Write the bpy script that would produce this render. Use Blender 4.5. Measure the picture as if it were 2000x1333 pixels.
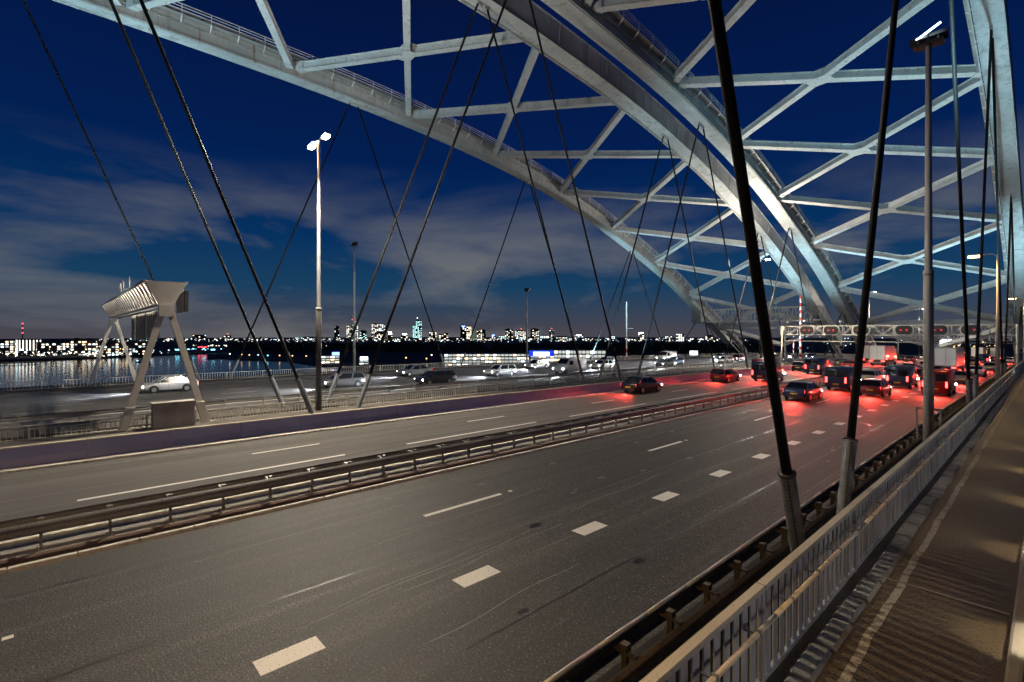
import bpy, math, random
from mathutils import Vector, Matrix
R = math.radians
rnd = random.Random(7)
for o in list(bpy.data.objects): bpy.data.objects.remove(o)
SC = bpy.context.scene; COL = SC.collection

# ---------------------------------------------------------------- camera
H = 5.38                                   # eye height above the carriageway
TH = math.atan(1052 / 968)                 # camera turned left of the bridge axis (+Y)
cam = bpy.data.cameras.new('camera'); co = bpy.data.objects.new('camera', cam); COL.objects.link(co)
co.location = (0, 0, H); co.rotation_euler = (R(90), 0, TH)
cam.sensor_width = 36; cam.lens = 968 / 2000 * 36; cam.shift_y = -0.00825
cam.clip_start = 0.1; cam.clip_end = 20000
SC.camera = co

# ---------------------------------------------------------------- night sky
w = bpy.data.worlds.new('World'); SC.world = w; w.use_nodes = True
nt = w.node_tree; nt.nodes.clear(); N = nt.nodes.new; L = nt.links.new
out = N('ShaderNodeOutputWorld'); bg = N('ShaderNodeBackground'); L(bg.outputs[0], out.inputs[0])
tc = N('ShaderNodeTexCoord'); sep = N('ShaderNodeSeparateXYZ'); L(tc.outputs['Generated'], sep.inputs[0])
ramp = N('ShaderNodeValToRGB'); L(sep.outputs['Z'], ramp.inputs[0])
els = ramp.color_ramp.elements
stops = [(0.0, (.066, .062, .080)), (.025, (.046, .058, .088)), (.085, (.010, .050, .115)), (.18, (.0015, .030, .112)),
         (.32, (.0008, .0135, .083)), (.55, (.0012, .0070, .050)), (1.0, (.001, .004, .03))]
while len(els) < len(stops): els.new(.5)
for e, (p, c) in zip(els, stops): e.position = p; e.color = (*c, 1)
# cloud banks: noise stretched along the horizon, lit grey by the city
mp = N('ShaderNodeMapping'); mp.inputs['Scale'].default_value = (1.7, 1.7, 6.5); mp.inputs['Location'].default_value = (6.1, 1.2, .15); mp.inputs['Rotation'].default_value = (0, 0, R(60))
L(tc.outputs['Generated'], mp.inputs[0])
nz = N('ShaderNodeTexNoise'); nz.inputs['Scale'].default_value = 1.15; nz.inputs['Detail'].default_value = 8; nz.inputs['Roughness'].default_value = .56
nz.inputs['Distortion'].default_value = .35
L(mp.outputs[0], nz.inputs['Vector'])
cr = N('ShaderNodeValToRGB'); cr.color_ramp.elements[0].position = .45; cr.color_ramp.elements[1].position = .64
L(nz.outputs['Fac'], cr.inputs[0])
zr_ = N('ShaderNodeValToRGB'); L(sep.outputs['Z'], zr_.inputs[0])
zr_.color_ramp.elements[0].color = (.9, .9, .9, 1); zr_.color_ramp.elements[0].position = .12
zr_.color_ramp.elements[1].color = (0, 0, 0, 1); zr_.color_ramp.elements[1].position = .31
mul = N('ShaderNodeMath'); mul.operation = 'MULTIPLY'; L(cr.outputs[0], mul.inputs[0]); L(zr_.outputs[0], mul.inputs[1])
mix = N('ShaderNodeMixRGB'); L(mul.outputs[0], mix.inputs[0]); L(ramp.outputs[0], mix.inputs[1]); mix.inputs[2].default_value = (.155, .160, .170, 1)
L(mix.outputs[0], bg.inputs[0]); bg.inputs[1].default_value = 1.0

vs = SC.view_settings; vs.view_transform = 'Standard'; vs.look = 'None'; vs.exposure = 0; vs.gamma = 1; vs.use_curve_mapping = False
SC.cycles.use_light_tree = True
SC.cycles.max_bounces = 5; SC.cycles.diffuse_bounces = 2; SC.cycles.glossy_bounces = 3; SC.cycles.transmission_bounces = 3
SC.cycles.sample_clamp_indirect = 4; SC.cycles.use_denoising = True

# ---------------------------------------------------------------- helpers
CY = -3.4                                   # middle of the span
def zr(y): return -7e-5 * (y - CY) ** 2     # the deck is crowned: falls away towards both ends

def tag(o, label=None, cat=None, group=None, kind=None):
    if label: o['label'] = label
    if cat: o['category'] = cat
    if group: o['group'] = group
    if kind: o['kind'] = kind
    return o

def empty(name, loc=(0, 0, 0), rz=0, parent=None):
    o = bpy.data.objects.new(name, None); COL.objects.link(o); o.location = loc; o.rotation_euler.z = rz
    o.empty_display_size = .2
    if parent: o.parent = parent
    return o

class MB:
    def __init__(s): s.v = []; s.f = []
    def quad(s, a, b, c, d):
        n = len(s.v); s.v += [a, b, c, d]; s.f.append((n, n+1, n+2, n+3)); return s
    def box(s, x0, x1, y0, y1, z0, z1):
        n = len(s.v)
        s.v += [(x0,y0,z0),(x1,y0,z0),(x1,y1,z0),(x0,y1,z0),(x0,y0,z1),(x1,y0,z1),(x1,y1,z1),(x0,y1,z1)]
        s.f += [tuple(n+i for i in q) for q in ((0,3,2,1),(4,5,6,7),(0,1,5,4),(1,2,6,5),(2,3,7,6),(3,0,4,7))]; return s
    def hexa(s, p):                          # eight corners, same order as box
        n = len(s.v); s.v += [tuple(q) for q in p]
        s.f += [tuple(n+i for i in q) for q in ((0,3,2,1),(4,5,6,7),(0,1,5,4),(1,2,6,5),(2,3,7,6),(3,0,4,7))]; return s
    def bar(s, a, b, w, h, up=(0, 0, 1)):    # box beam from a to b
        a = Vector(a); b = Vector(b); d = (b-a).normalized(); u = Vector(up)
        r = d.cross(u)
        if r.length < 1e-4: r = d.cross(Vector((1, 0, 0)))
        r.normalize(); u = r.cross(d).normalized()
        r *= w/2; u *= h/2
        return s.hexa([a-r-u, a+r-u, b+r-u, b-r-u, a-r+u, a+r+u, b+r+u, b-r+u])
    def girder(s, a, b, w, h, up=(0, 0, 1), web=.55, fl=.07):
        a = Vector(a); b = Vector(b); u = Vector(up).normalized(); d = (b-a).normalized(); r = d.cross(u).normalized(); u = r.cross(d).normalized()
        s.bar(a, b, w*web, h-2*fl, u)
        for k in (-1, 1): s.bar(a+u*k*(h-fl)/2, b+u*k*(h-fl)/2, w, fl, u)
        return s
    def tube(s, pts, rad, n=8, cap=True):
        pts = [Vector(p) for p in pts]; rads = rad if isinstance(rad, (list, tuple)) else [rad]*len(pts)
        base = len(s.v)
        for i, p in enumerate(pts):
            d = (pts[min(i+1, len(pts)-1)] - pts[max(i-1, 0)]).normalized()
            r = d.cross(Vector((0, 0, 1)))
            if r.length < 1e-3: r = d.cross(Vector((1, 0, 0)))
            r.normalize(); u = r.cross(d)
            for k in range(n):
                a = 2*math.pi*k/n; s.v.append(tuple(p + (r*math.cos(a) + u*math.sin(a))*rads[i]))
        for i in range(len(pts)-1):
            for k in range(n):
                a = base+i*n+k; b = base+i*n+(k+1) % n; s.f.append((a, b, b+n, a+n))
        if cap:
            s.f.append(tuple(base+k for k in range(n))[::-1]); m = base+(len(pts)-1)*n; s.f.append(tuple(m+k for k in range(n)))
        return s
    def sweep(s, prof, X, ys, closed=True, z=None):   # profile (dx, dz) swept along the bridge axis
        z = z or zr; base = len(s.v); n = len(prof)
        for y in ys:
            zz = z(y); s.v += [(X+p[0], y, zz+p[1]) for p in prof]
        for i in range(len(ys)-1):
            for k in range(n if closed else n-1):
                a = base+i*n+k; b = base+i*n+(k+1) % n; s.f.append((a, a+n, b+n, b))
        if closed:
            s.f.append(tuple(base+k for k in range(n))); m = base+(len(ys)-1)*n; s.f.append(tuple(m+k for k in range(n))[::-1])
        return s
    def mesh(s, name, mat, smooth=False):
        me = bpy.data.meshes.new(name); me.from_pydata(s.v, [], s.f); me.update()
        if mat: me.materials.append(mat)
        if smooth:
            me.polygons.foreach_set('use_smooth', [True]*len(me.polygons))
        return me
    def build(s, name, mat, parent=None, smooth=False, loc=None):
        return obj(name, s.mesh(name, mat, smooth), parent, loc)

def obj(name, me, parent=None, loc=None, rz=None):
    o = bpy.data.objects.new(name, me); COL.objects.link(o)
    if parent: o.parent = parent
    if loc: o.location = loc
    if rz is not None: o.rotation_euler.z = rz
    return o

def copy_tree(o, parent=None):
    c = o.copy(); COL.objects.link(c); c.parent = parent
    for ch in list(o.children): copy_tree(ch, c)
    return c

def rect(w, h): return [(-w/2, -h/2), (w/2, -h/2), (w/2, h/2), (-w/2, h/2)]
def frange(a, b, st):
    n = max(1, int(math.ceil((b-a)/st - 1e-6))); return [a + (b-a)*i/n for i in range(n+1)]

def at(px, py, d):
    """world point seen at photo pixel (px, py) at depth d: used to survey distances from the photograph"""
    r = (px-1000)/968*d
    return Vector((r*math.cos(TH) - d*math.sin(TH), r*math.sin(TH) + d*math.cos(TH), H - (py-650)/968*d))

# ---------------------------------------------------------------- materials
MATS = {}
def mat(name, col, rough=.6, metal=0, noise=None, bump=0, emit=None, estr=1, spec=.5, coat=0):
    m = bpy.data.materials.new(name); m.use_nodes = True; t = m.node_tree; b = t.nodes['Principled BSDF']
    b.inputs['Base Color'].default_value = (*col, 1); b.inputs['Roughness'].default_value = rough; b.inputs['Metallic'].default_value = metal
    b.inputs['Specular IOR Level'].default_value = spec; b.inputs['Coat Weight'].default_value = coat
    if emit:
        b.inputs['Emission Color'].default_value = (*emit, 1); b.inputs['Emission Strength'].default_value = estr
    if noise:                                # list of (scale, darkening colour, low, high, (stretch))
        tcn = t.nodes.new('ShaderNodeTexCoord'); last = None
        geo = t.nodes.new('ShaderNodeNewGeometry')
        for (sc, c2, lo, hi, st) in noise:
            mpn = t.nodes.new('ShaderNodeMapping'); mpn.inputs['Scale'].default_value = st; t.links.new(geo.outputs['Position'], mpn.inputs[0])
            nn = t.nodes.new('ShaderNodeTexNoise'); nn.inputs['Scale'].default_value = sc; nn.inputs['Detail'].default_value = 4
            t.links.new(mpn.outputs[0], nn.inputs['Vector'])
            rp = t.nodes.new('ShaderNodeMapRange'); rp.inputs[1].default_value = lo; rp.inputs[2].default_value = hi; t.links.new(nn.outputs['Fac'], rp.inputs[0])
            mx = t.nodes.new('ShaderNodeMixRGB'); t.links.new(rp.outputs[0], mx.inputs[0])
            if last: t.links.new(last.outputs[0], mx.inputs[1])
            else: mx.inputs[1].default_value = (*col, 1)
            mx.inputs[2].default_value = (*c2, 1); last = mx
            lastn = nn
        t.links.new(last.outputs[0], b.inputs['Base Color'])
        if bump:
            bp = t.nodes.new('ShaderNodeBump'); bp.inputs['Strength'].default_value = bump; bp.inputs['Distance'].default_value = .01
            t.links.new(lastn.outputs['Fac'], bp.inputs['Height']); t.links.new(bp.outputs[0], b.inputs['Normal'])
    MATS[name] = m; return m
I3 = (1, 1, 1)
asphalt = mat('asphalt', (.050, .049, .048), .66, noise=[(.3, (.030, .029, .028), .35, .65, (1.6, .06, 1)), (1.6, (.10, .096, .09), .52, .74, (1, .03, 1)), (.9, (.034, .032, .03), .58, .70, (1, .5, 1)),
              (9, (.13, .12, .11), .66, .70, (1, .02, 1)), (1.25, (.026, .025, .024), .46, .62, (1, .012, 1)),
              (20, (.014, .013, .012), .50, .58, I3), (27, (.17, .165, .155), .60, .67, I3)], bump=1.0)
asphalt_mid = mat('asphalt_pale', (.115, .108, .10), .75, noise=[(.4, (.062, .058, .054), .35, .65, (1.6, .05, 1)), (2.5, (.15, .14, .125), .5, .8, (1, .03, 1)), (60, (.06, .055, .05), .5, .65, I3)], bump=.6)
paint = mat('road_paint', (.72, .71, .67), .6, noise=[(28, (.25, .24, .22), .60, .68, I3)])
path_m = mat('path_asphalt', (.125, .092, .052), .5, noise=[(.8, (.085, .062, .034), .4, .7, (1, .2, 1)), (30, (.04, .03, .018), .5, .62, I3)], bump=1.0)
path_line = mat('path_line', (.36, .33, .26), .7, noise=[(9, (.16, .14, .11), .5, .65, I3), (60, (.1, .09, .07), .55, .62, I3)])
stone = mat('kerb_stone', (.27, .25, .21), .85, noise=[(4, (.17, .15, .12), .4, .7, I3), (30, (.12, .11, .09), .55, .7, I3)], bump=.8)
kerbw = mat('kerb_white', (.62, .6, .55), .7, noise=[(5, (.35, .32, .28), .45, .75, I3)])
concrete = mat('concrete', (.33, .31, .28), .85, noise=[(1.2, (.22, .2, .18), .4, .7, I3), (20, (.2, .19, .17), .55, .75, I3)], bump=.4)
rust = mat('rusty_strip', (.085, .042, .025), .9, noise=[(3, (.05, .03, .022), .4, .7, (1, .2, 1)), (30, (.13, .07, .045), .55, .7, I3)], bump=.5)
galv = mat('galvanised', (.42, .41, .39), .5, .55, noise=[(2, (.30, .29, .28), .4, .7, (1, .3, 1)), (25, (.25, .24, .23), .55, .75, I3)])
galv_d = mat('weathered_steel', (.25, .25, .25), .5, .3, noise=[(2.2, (.16, .158, .155), .4, .7, (1, .25, 1)), (22, (.11, .105, .10), .55, .75, I3)])
brownst = mat('grimy_steel', (.105, .08, .05), .65, .2, noise=[(2.5, (.05, .038, .025), .4, .7, (1, .3, 1)), (14, (.03, .022, .015), .52, .7, I3)])
slatm = mat('slat_grey', (.40, .405, .42), .42, .15, noise=[(3, (.22, .215, .21), .42, .66, (1, 1, .25)), (14, (.30, .29, .28), .5, .7, (1, 1, .2))])
capm = mat('rail_cap', (.45, .41, .34), .6, noise=[(3, (.36, .32, .26), .4, .7, (1, .3, 1)), (40, (.28, .25, .2), .55, .7, I3)])
tubem = mat('handrail_paint', (.66, .57, .40), .5, noise=[(12, (.45, .36, .22), .55, .7, I3)])
archm = mat('arch_paint', (.54, .57, .57), .55, noise=[(.25, (.36, .39, .40), .4, .65, (1, .4, 1)), (2.0, (.36, .36, .35), .52, .74, (1, 1, .25)), (.8, (.25, .20, .16), .63, .70, (1, 2.5, .1)), (5.0, (.26, .20, .16), .62, .72, (1, 1, .3)), (1.1, (.33, .33, .32), .55, .7, (1, .6, .12))])
archm2 = mat('brace_paint', (.55, .57, .57), .55, noise=[(.6, (.45, .47, .47), .4, .7, I3), (3.0, (.35, .33, .30), .58, .75, I3), (4.0, (.20, .07, .05), .69, .73, I3), (2.2, (.30, .27, .24), .60, .72, (1, 1, .4))])
seamm = mat('track_dark', (.06, .06, .06), .7)
cablem = mat('cable_black', (.010, .010, .011), .55, spec=.22)
sockm = mat('socket_grey', (.16, .17, .19), .5, .1, noise=[(6, (.11, .12, .135), .4, .7, I3)])
lacem = mat('lacing_black', (.01, .01, .01), .8)
lpolem = mat('lamp_pole_grey', (.075, .073, .07), .7)
polem = mat('pole_grey', (.30, .295, .285), .6, .1, noise=[(4, (.23, .225, .22), .4, .7, (1, 1, .2))])
gantm = mat('gantry_paint', (.55, .52, .46), .55, noise=[(1.5, (.46, .43, .38), .4, .7, I3)])
barrm = mat('barrier_trail_tint', (.27, .27, .46), .45, .1, noise=[(1.1, (.20, .20, .36), .4, .7, (1, .25, 1))])  # lavender tint paints the purple light of traffic trails onto the steel
blackm = mat('black_plastic', (.012, .012, .013), .5)
darkm = mat('dark_metal', (.035, .035, .037), .5, .3)
glassm = mat('car_glass', (.01, .012, .014), .08, spec=.8)
tyrem = mat('tyre', (.015, .015, .015), .8)
rimm = mat('rim', (.4, .4, .42), .35, .8)
warm = (1.0, .74, .42)
lampm = mat('lamp_lens_warm', (.9, .85, .7), .3, emit=(1, .84, .60), estr=12)
lampo = mat('lamp_lens_amber', (.9, .8, .6), .3, emit=(1, .58, .18), estr=14)
floodm = mat('flood_lens', (.8, .9, 1), .3, emit=(.62, .85, 1), estr=9)
redlamp = mat('tail_lamp_red', (.3, .01, .01), .3, emit=(1, .035, .03), estr=16)
headlamp = mat('head_lamp_white', (.9, .9, .9), .2, emit=(.88, .94, 1), estr=40)
platem = mat('number_plate', (.7, .55, .05), .5)
redpaint = mat('red_paint', (.6, .04, .02), .5)
whitepaint = mat('white_paint', (.75, .74, .72), .5)

def spot(name, loc, target, watts, col, angle, parent=None, blend=.6, size=.15):
    l = bpy.data.lights.new(name, 'SPOT'); l.energy = watts; l.color = col; l.spot_size = R(angle); l.spot_blend = blend; l.shadow_soft_size = size
    o = bpy.data.objects.new(name, l); COL.objects.link(o); o.location = loc
    o.rotation_euler = (Vector(target) - Vector(loc)).to_track_quat('-Z', 'Y').to_euler()
    if parent: o.parent = parent
    return o

# ---------------------------------------------------------------- water, land
wm = bpy.data.materials.new('river_water'); wm.use_nodes = True; t = wm.node_tree; b = t.nodes['Principled BSDF']
b.inputs['Base Color'].default_value = (.006, .010, .018, 1); b.inputs['Roughness'].default_value = .13; b.inputs['Specular IOR Level'].default_value = .5
g = t.nodes.new('ShaderNodeNewGeometry'); mpn = t.nodes.new('ShaderNodeMapping'); mpn.inputs['Scale'].default_value = (.05, .05, .05)
t.links.new(g.outputs['Position'], mpn.inputs[0]); nn = t.nodes.new('ShaderNodeTexNoise'); nn.inputs['Scale'].default_value = 2.5; nn.inputs['Detail'].default_value = 3
t.links.new(mpn.outputs[0], nn.inputs['Vector']); bp = t.nodes.new('ShaderNodeBump'); bp.inputs['Strength'].default_value = .12; bp.inputs['Distance'].default_value = .6
t.links.new(nn.outputs['Fac'], bp.inputs['Height']); t.links.new(bp.outputs[0], b.inputs['Normal'])
WZ = -25.0
mb = MB(); S = 9000
nS = 96; mb.v = [(3300*math.cos(2*math.pi*k/nS), 3300*math.sin(2*math.pi*k/nS), WZ) for k in range(nS)]; mb.f = [tuple(range(nS))]; tag(mb.build('river_water', wm), kind='structure')
landm = mat('dark_ground', (.035, .034, .028), .95, noise=[(.03, (.02, .024, .016), .4, .6, I3), (.3, (.05, .045, .035), .5, .7, I3)])
def gd(py, z=WZ): return (H - z)*968/(py-650)           # depth at which photo row py meets height z
def ground_pt(px, py, z):
    d = gd(py, z); p = at(px, py, d); return (p.x, p.y, z)
def land(name, shore, z, top_extra):
    """land sheet: a shoreline surveyed from the photograph, carried back to the horizon, with a bank down to the water"""
    mb = MB(); front = [ground_pt(px, py, z) for px, py in shore]; back = []
    for p in front:
        v = Vector((p[0], p[1], 0)).normalized()*top_extra; back.append((v.x, v.y, z))
    for i in range(len(front)-1):
        mb.quad(front[i], front[i+1], back[i+1], back[i])
        a = front[i]; c = front[i+1]; mb.quad((a[0], a[1], WZ-1), (c[0], c[1], WZ-1), c, a)
    return tag(mb.build(name, landm), kind='structure')
land('far_bank', [(-900, 704), (-60, 704), (60, 702), (120, 700), (200, 697), (300, 692), (345, 690), (430, 688), (452, 690)], WZ+2.0, 3200)
land('river_headland', [(405, 700.5), (430, 699), (470, 702), (560, 704), (640, 716), (720, 722), (860, 727), (1100, 736), (1400, 745), (1700, 790), (2300, 900)], WZ+1.0, 3250)

# ---------------------------------------------------------------- decks and carriageways
YA, YB = -26.0, 430.0
YS = frange(YA, YB, 4.0)
def sheet(name, x0, x1, dz, m, ys=YS, parent=None):
    mb = MB()
    for i in range(len(ys)-1):
        a, c = ys[i], ys[i+1]
        mb.quad((x0, a, zr(a)+dz), (x1, a, zr(a)+dz), (x1, c, zr(c)+dz), (x0, c, zr(c)+dz))
    return mb.build(name, m, parent)
def slab(name, x0, x1, z0, z1, m, ys=YS, parent=None):
    return MB().sweep([(x0, z0), (x1, z0), (x1, z1), (x0, z1)], 0, ys).build(name, m, parent)
LD = -.25                                   # the older bridge's deck lies a little lower
deck = tag(slab('bridge_deck', -34.4, -2.36, -1.6, -.02, concrete), kind='structure')
deck2 = tag(slab('bridge_deck', -71.0, -36.8, -1.9, LD-.02, concrete), kind='structure')
road = tag(sheet('road', -15.75, -4.75, 0, asphalt), kind='structure')
road_mid = tag(sheet('road', -26.95, -19.3, 0, asphalt_mid), kind='structure')
road_far = tag(sheet('road', -64.0, -41.6, LD, asphalt_mid), kind='structure')
# lane markings
def mark(x, wd, y0, y1, name, parent, dz=.004):
    ys = frange(y0, y1, 3.0); mb = MB()
    for i in range(len(ys)-1):
        a, c = ys[i], ys[i+1]; mb.quad((x-wd/2, a, zr(a)+dz), (x+wd/2, a, zr(a)+dz), (x+wd/2, c, zr(c)+dz), (x-wd/2, c, zr(c)+dz))
    return mb.build(name, paint, parent)
for k in range(-1, 62):                                  # broad blocks beside the exit lane
    y = 2.36 + 3.98*k; mark(-8.6, .45, y, y+1.03, 'block_mark', road)
for k in range(-1, 24):
    y = 7.95 + 12*k; mark(-12.45, .16, y, y+3.0, 'lane_dash', road)
    mark(-12.45, .13, y+3.35, y+3.5, 'reflector_mark', road)
    y = .5 + 12*k; mark(-21.1, .17, y, y+8.9, 'edge_dash', road_mid)
    y = 6.4 + 12*k; mark(-24.0, .14, y, y+3.0, 'lane_dash', road_mid)
    for x in (-44.6, -48.2, -51.8, -55.4):
        y = 8 + 12*k + (x % 5); mark(x, .15, y, y+3.0, 'lane_dash', road_far, LD+.004)
for x in (-41.9, -63.2): mark(x, .18, YA, 250, 'edge_line', road_far, LD+.004)
# transverse joint across the carriageway far out
for x0, x1, p in ((-15.7, -4.8, road),):
    MB().box(x0, x1, 63.0, 63.5, zr(63)-.02, zr(63)+.006).build('deck_joint', galv, p)

# wear on the carriageways: sealed seams, oil drips, scratches left by dragged metal
sealm = mat('bitumen_seal', (.014, .013, .012), .35)
scratchm = mat('scratch_pale', (.26, .25, .24), .6)
wr = random.Random(21)
def streak(parent, pts, wd, m, name, dz=.003):
    mb = MB()
    for i in range(len(pts)-1):
        (xa, ya), (xb, yb) = pts[i], pts[i+1]
        wa = wd*(.3 if i == 0 else 1)*wr.uniform(.6, 1.3)
        mb.quad((xa-wa/2, ya, zr(ya)+dz), (xa+wa/2, ya, zr(ya)+dz), (xb+wa/2, yb, zr(yb)+dz), (xb-wa/2, yb, zr(yb)+dz))
    mb.build(name, m, parent)
for (p, x, y0, y1) in ((road, -10.52, -8, 38), (road, -6.72, -8, 60), (road, -14.3, -5, 44), (road_mid, -22.55, -8, 60), (road_mid, -25.4, -8, 40)):
    xx = x; pts = []
    for y in frange(y0, y1, .7): xx += wr.uniform(-.012, .012); pts.append((xx, y))
    streak(p, pts, .035, sealm, 'sealed_seam')
for (x0, y0, x1, y1, amp) in ((-9.3, 3.2, -9.55, 9.5, .06), (-9.45, 3.8, -9.75, 8.0, .05), (-9.1, 5.0, -9.4, 10.5, .07), (-11.6, 5.5, -11.9, 12.5, .06), (-14.9, 6, -14.7, 17, .05), (-14.6, 9, -14.5, 15, .04), (-13.6, 2, -13.7, 8, .04), (-7.3, 4.5, -7.5, 9.0, .05), (-9.8, 11, -10.1, 17, .06)):
    ph = wr.uniform(0, 6); streak(road, [(x0+(x1-x0)*k/16+amp*math.sin(ph+k*.55), y0+(y1-y0)*k/16) for k in range(17)], .014, scratchm, 'scratch')
for yj in (36.0, 75.0):
    MB().box(-15.7, -4.8, yj, yj+.07, zr(yj)-.02, zr(yj)+.0035).build('sealed_joint', sealm, road)
for k in range(46):
    x, y, r_ = wr.choice((-6.7, -10.5, -14.1))+wr.gauss(0, .35), wr.uniform(3, 40), wr.uniform(.03, .13)
    mb = MB(); n = 9; mb.v = [(x+r_*math.cos(6.283*j/n)*wr.uniform(.7, 1.2), y+1.8*r_*math.sin(6.283*j/n)*wr.uniform(.7, 1.2), zr(y)+.0028) for j in range(n)]; mb.f = [tuple(range(n))]
    mb.build('oil_spot', sealm, road)

# kerb stones: shared block meshes laid along the road edges
def stones(parent, X, wd, hgt, ln, y0, y1, m, name='kerb_stone', base=0, gap=.035, chamfer=.03, wob=0):
    me = MB()
    a, c, t_ = wd/2, chamfer, ln-gap
    for (xa, za) in ((0, 0),): pass
    me.sweep([(-a, -.06), (a, -.06), (a, hgt-c), (a-c, hgt), (-a+c, hgt), (-a, hgt-c)], 0, [0, c, t_-c, t_], z=lambda y: 0)
    n6 = 6
    for i in (0, 3):                                     # pull the end rings in: rounded arrises
        for k in range(n6):
            v = me.v[i*n6+k]; me.v[i*n6+k] = (v[0]*.94, v[1], v[2] if v[2] < 0 else v[2]-c*.6)
    mesh = me.mesh(name, m); y = y0; cnt = 0
    while y < y1 and cnt < 298:
        o = obj(name, mesh, parent, (X + rnd.uniform(-wob, wob), y, zr(y)+base + rnd.uniform(-wob, wob)*.4), rnd.uniform(-wob, wob)*.6)
        o.rotation_euler.x = -1.4e-4*(y-CY); y += ln; cnt += 1
    return y
stones(road, -15.9, .16, .085, 1.2, -14, 190, kerbw, gap=.025, chamfer=.015)
stones(road_mid, -27.1, .16, .085, 1.2, -14, 190, kerbw, gap=.025, chamfer=.015)

# median strip under the guard rail
tag(sheet('median_strip', -16.7, -15.98, .02, rust), kind='structure')
tag(sheet('median_strip', -19.3, -16.7, .012, concrete), kind='structure')
tag(slab('black_median_strip', -18.95, -18.35, .0, .03, blackm), kind='structure')  # plain black strip along the median
tag(slab('median_edge', -17.75, -17.55, 0, .16, kerbw), kind='structure')

def wbeam(side):                                         # W-beam guard rail profile, wave towards +x*side
    p = [(0, -.155), (.028, -.14), (.075, -.105), (.08, -.06), (.03, -.025), (.03, .025), (.08, .06), (.075, .105), (.028, .14), (0, .155)]
    q = [(x*side, z) for x, z in p]; r_ = [(x-.006*side, z) for x, z in reversed(q)]
    return q + r_
def guard_rail(label, xpost, offs, ztop, pitch, y0, y1, m, plate=True, post=True, base=0, sep_to=130):
    t = tag(empty('guard_rail', (xpost, 0, base)), label, 'guard rail', 'guard rails along the carriageways')
    for (dx, side, zt) in offs:
        ys = frange(y0, y1, 4.0)
        for i in range(0, len(ys)-1):
            if ys[i] > sep_to and i % 8: continue
            j = i+1 if ys[i] <= sep_to else min(i+8, len(ys)-1)
            lap = .02 if i % 2 else 0
            s_ = MB().sweep([(x+lap*.2*side, z) for x, z in wbeam(side)], dx, frange(ys[i]-.12, ys[j], 4.0), z=lambda y: zr(y)+zt-.155)
            s_.build('beam', m, t)
    pm = MB().box(-.05, .05, -.03, .03, 0, ztop-.08).mesh('post', m)
    bm_ = MB(); bm_.box(-.13, .13, -.1, .1, 0, .02)
    for sx in (-1, 1):
        for sy in (-1, 1): bm_.tube([(sx*.09, sy*.07, .02), (sx*.09, sy*.07, .06)], .018, 6)
    pb = bm_.mesh('base_plate', galv)
    br = MB(); xs = [o_[0] for o_ in offs]
    br.box(min(xs+[0])-.02, max(xs+[0])+.02, -.05, .05, ztop-.1, ztop-.06)
    br.box(-.05, .07, -.06, .06, ztop-.06, ztop+.05)
    brm = br.mesh('bracket', m if m is brownst else galv)
    y = y0+.4; cnt = 0
    while y < y1 and cnt < 150:
        o = obj('post', pm, t, (0, y, zr(y)))
        obj('base_plate', pb, o); obj('bracket', brm, o); y += pitch; cnt += 1
    return t
guard_rail('dark double-sided steel guard rail on short posts between the two near carriageways', -16.95, [(.12, 1, .74), (-.5, -1, .74)], .74, 1.333, YA, 260, galv_d)
guard_rail('grimy twin-beam guard rail running behind the hanger feet beside the footway', -4.4, [(-.18, -1, .64), (.2, 1, .50)], .6, 1.333, YA, 200, brownst)
guard_rail('steel guard rail along the near edge of the far bridge, behind the bar fence', -40.9, [(-.1, -1, .7)], .7, 2.667, YA, 260, galv, base=LD)
# pale rounded top edge of the road-side beam
gt = tag(empty('edge_tube', (-4.6, 0, 0)), 'pale jointed steel tube along the top of the guard rail beside the exit lane', 'rail')
y = YA
while y < 150:
    MB().tube([(0, y, zr(y)+.66), (0, y+1.3, zr(y+1.3)+.66)], .038, 8).build('tube_piece', galv, gt, True); y += 1.333

# closed steel barrier on the far side of the middle carriageway
bt = tag(empty('barrier_wall', (-28.2, 0, 0)), 'smooth steel barrier wall tinted with lavender trail light, pale cap along the middle carriageway', 'barrier')
y = YA; k = 0
while y < 330:
    ln = 3.0 if y < 90 else 24.0
    yy = frange(y+.012, y+ln-.012, 4)
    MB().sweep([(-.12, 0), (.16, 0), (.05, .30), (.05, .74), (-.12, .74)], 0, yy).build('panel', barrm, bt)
    MB().sweep([(-.16, .74), (.09, .74), (.09, .79), (-.16, .79)], 0, yy).build('cap', capm, bt); y += ln
dirtm = mat('dirty_deck', (.055, .048, .040), .9, noise=[(1.5, (.03, .026, .022), .4, .7, I3), (18, (.09, .08, .065), .58, .75, I3)], bump=.5)
tag(slab('service_strip', -34.3, -28.4, -.02, .05, dirtm), kind='structure')
tag(slab('service_strip', -4.74, -2.37, -.02, .03, mat('gap_shade_black', (.012, .010, .008), .95)), kind='structure')  # shade behind the railing slats put into the colour as near-black
tag(slab('service_strip', -41.2, -37.0, LD-.02, LD+.1, dirtm), kind='structure')
tag(slab('service_strip', -70.9, -64.2, LD-.02, LD+.1, dirtm), kind='structure')

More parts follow.
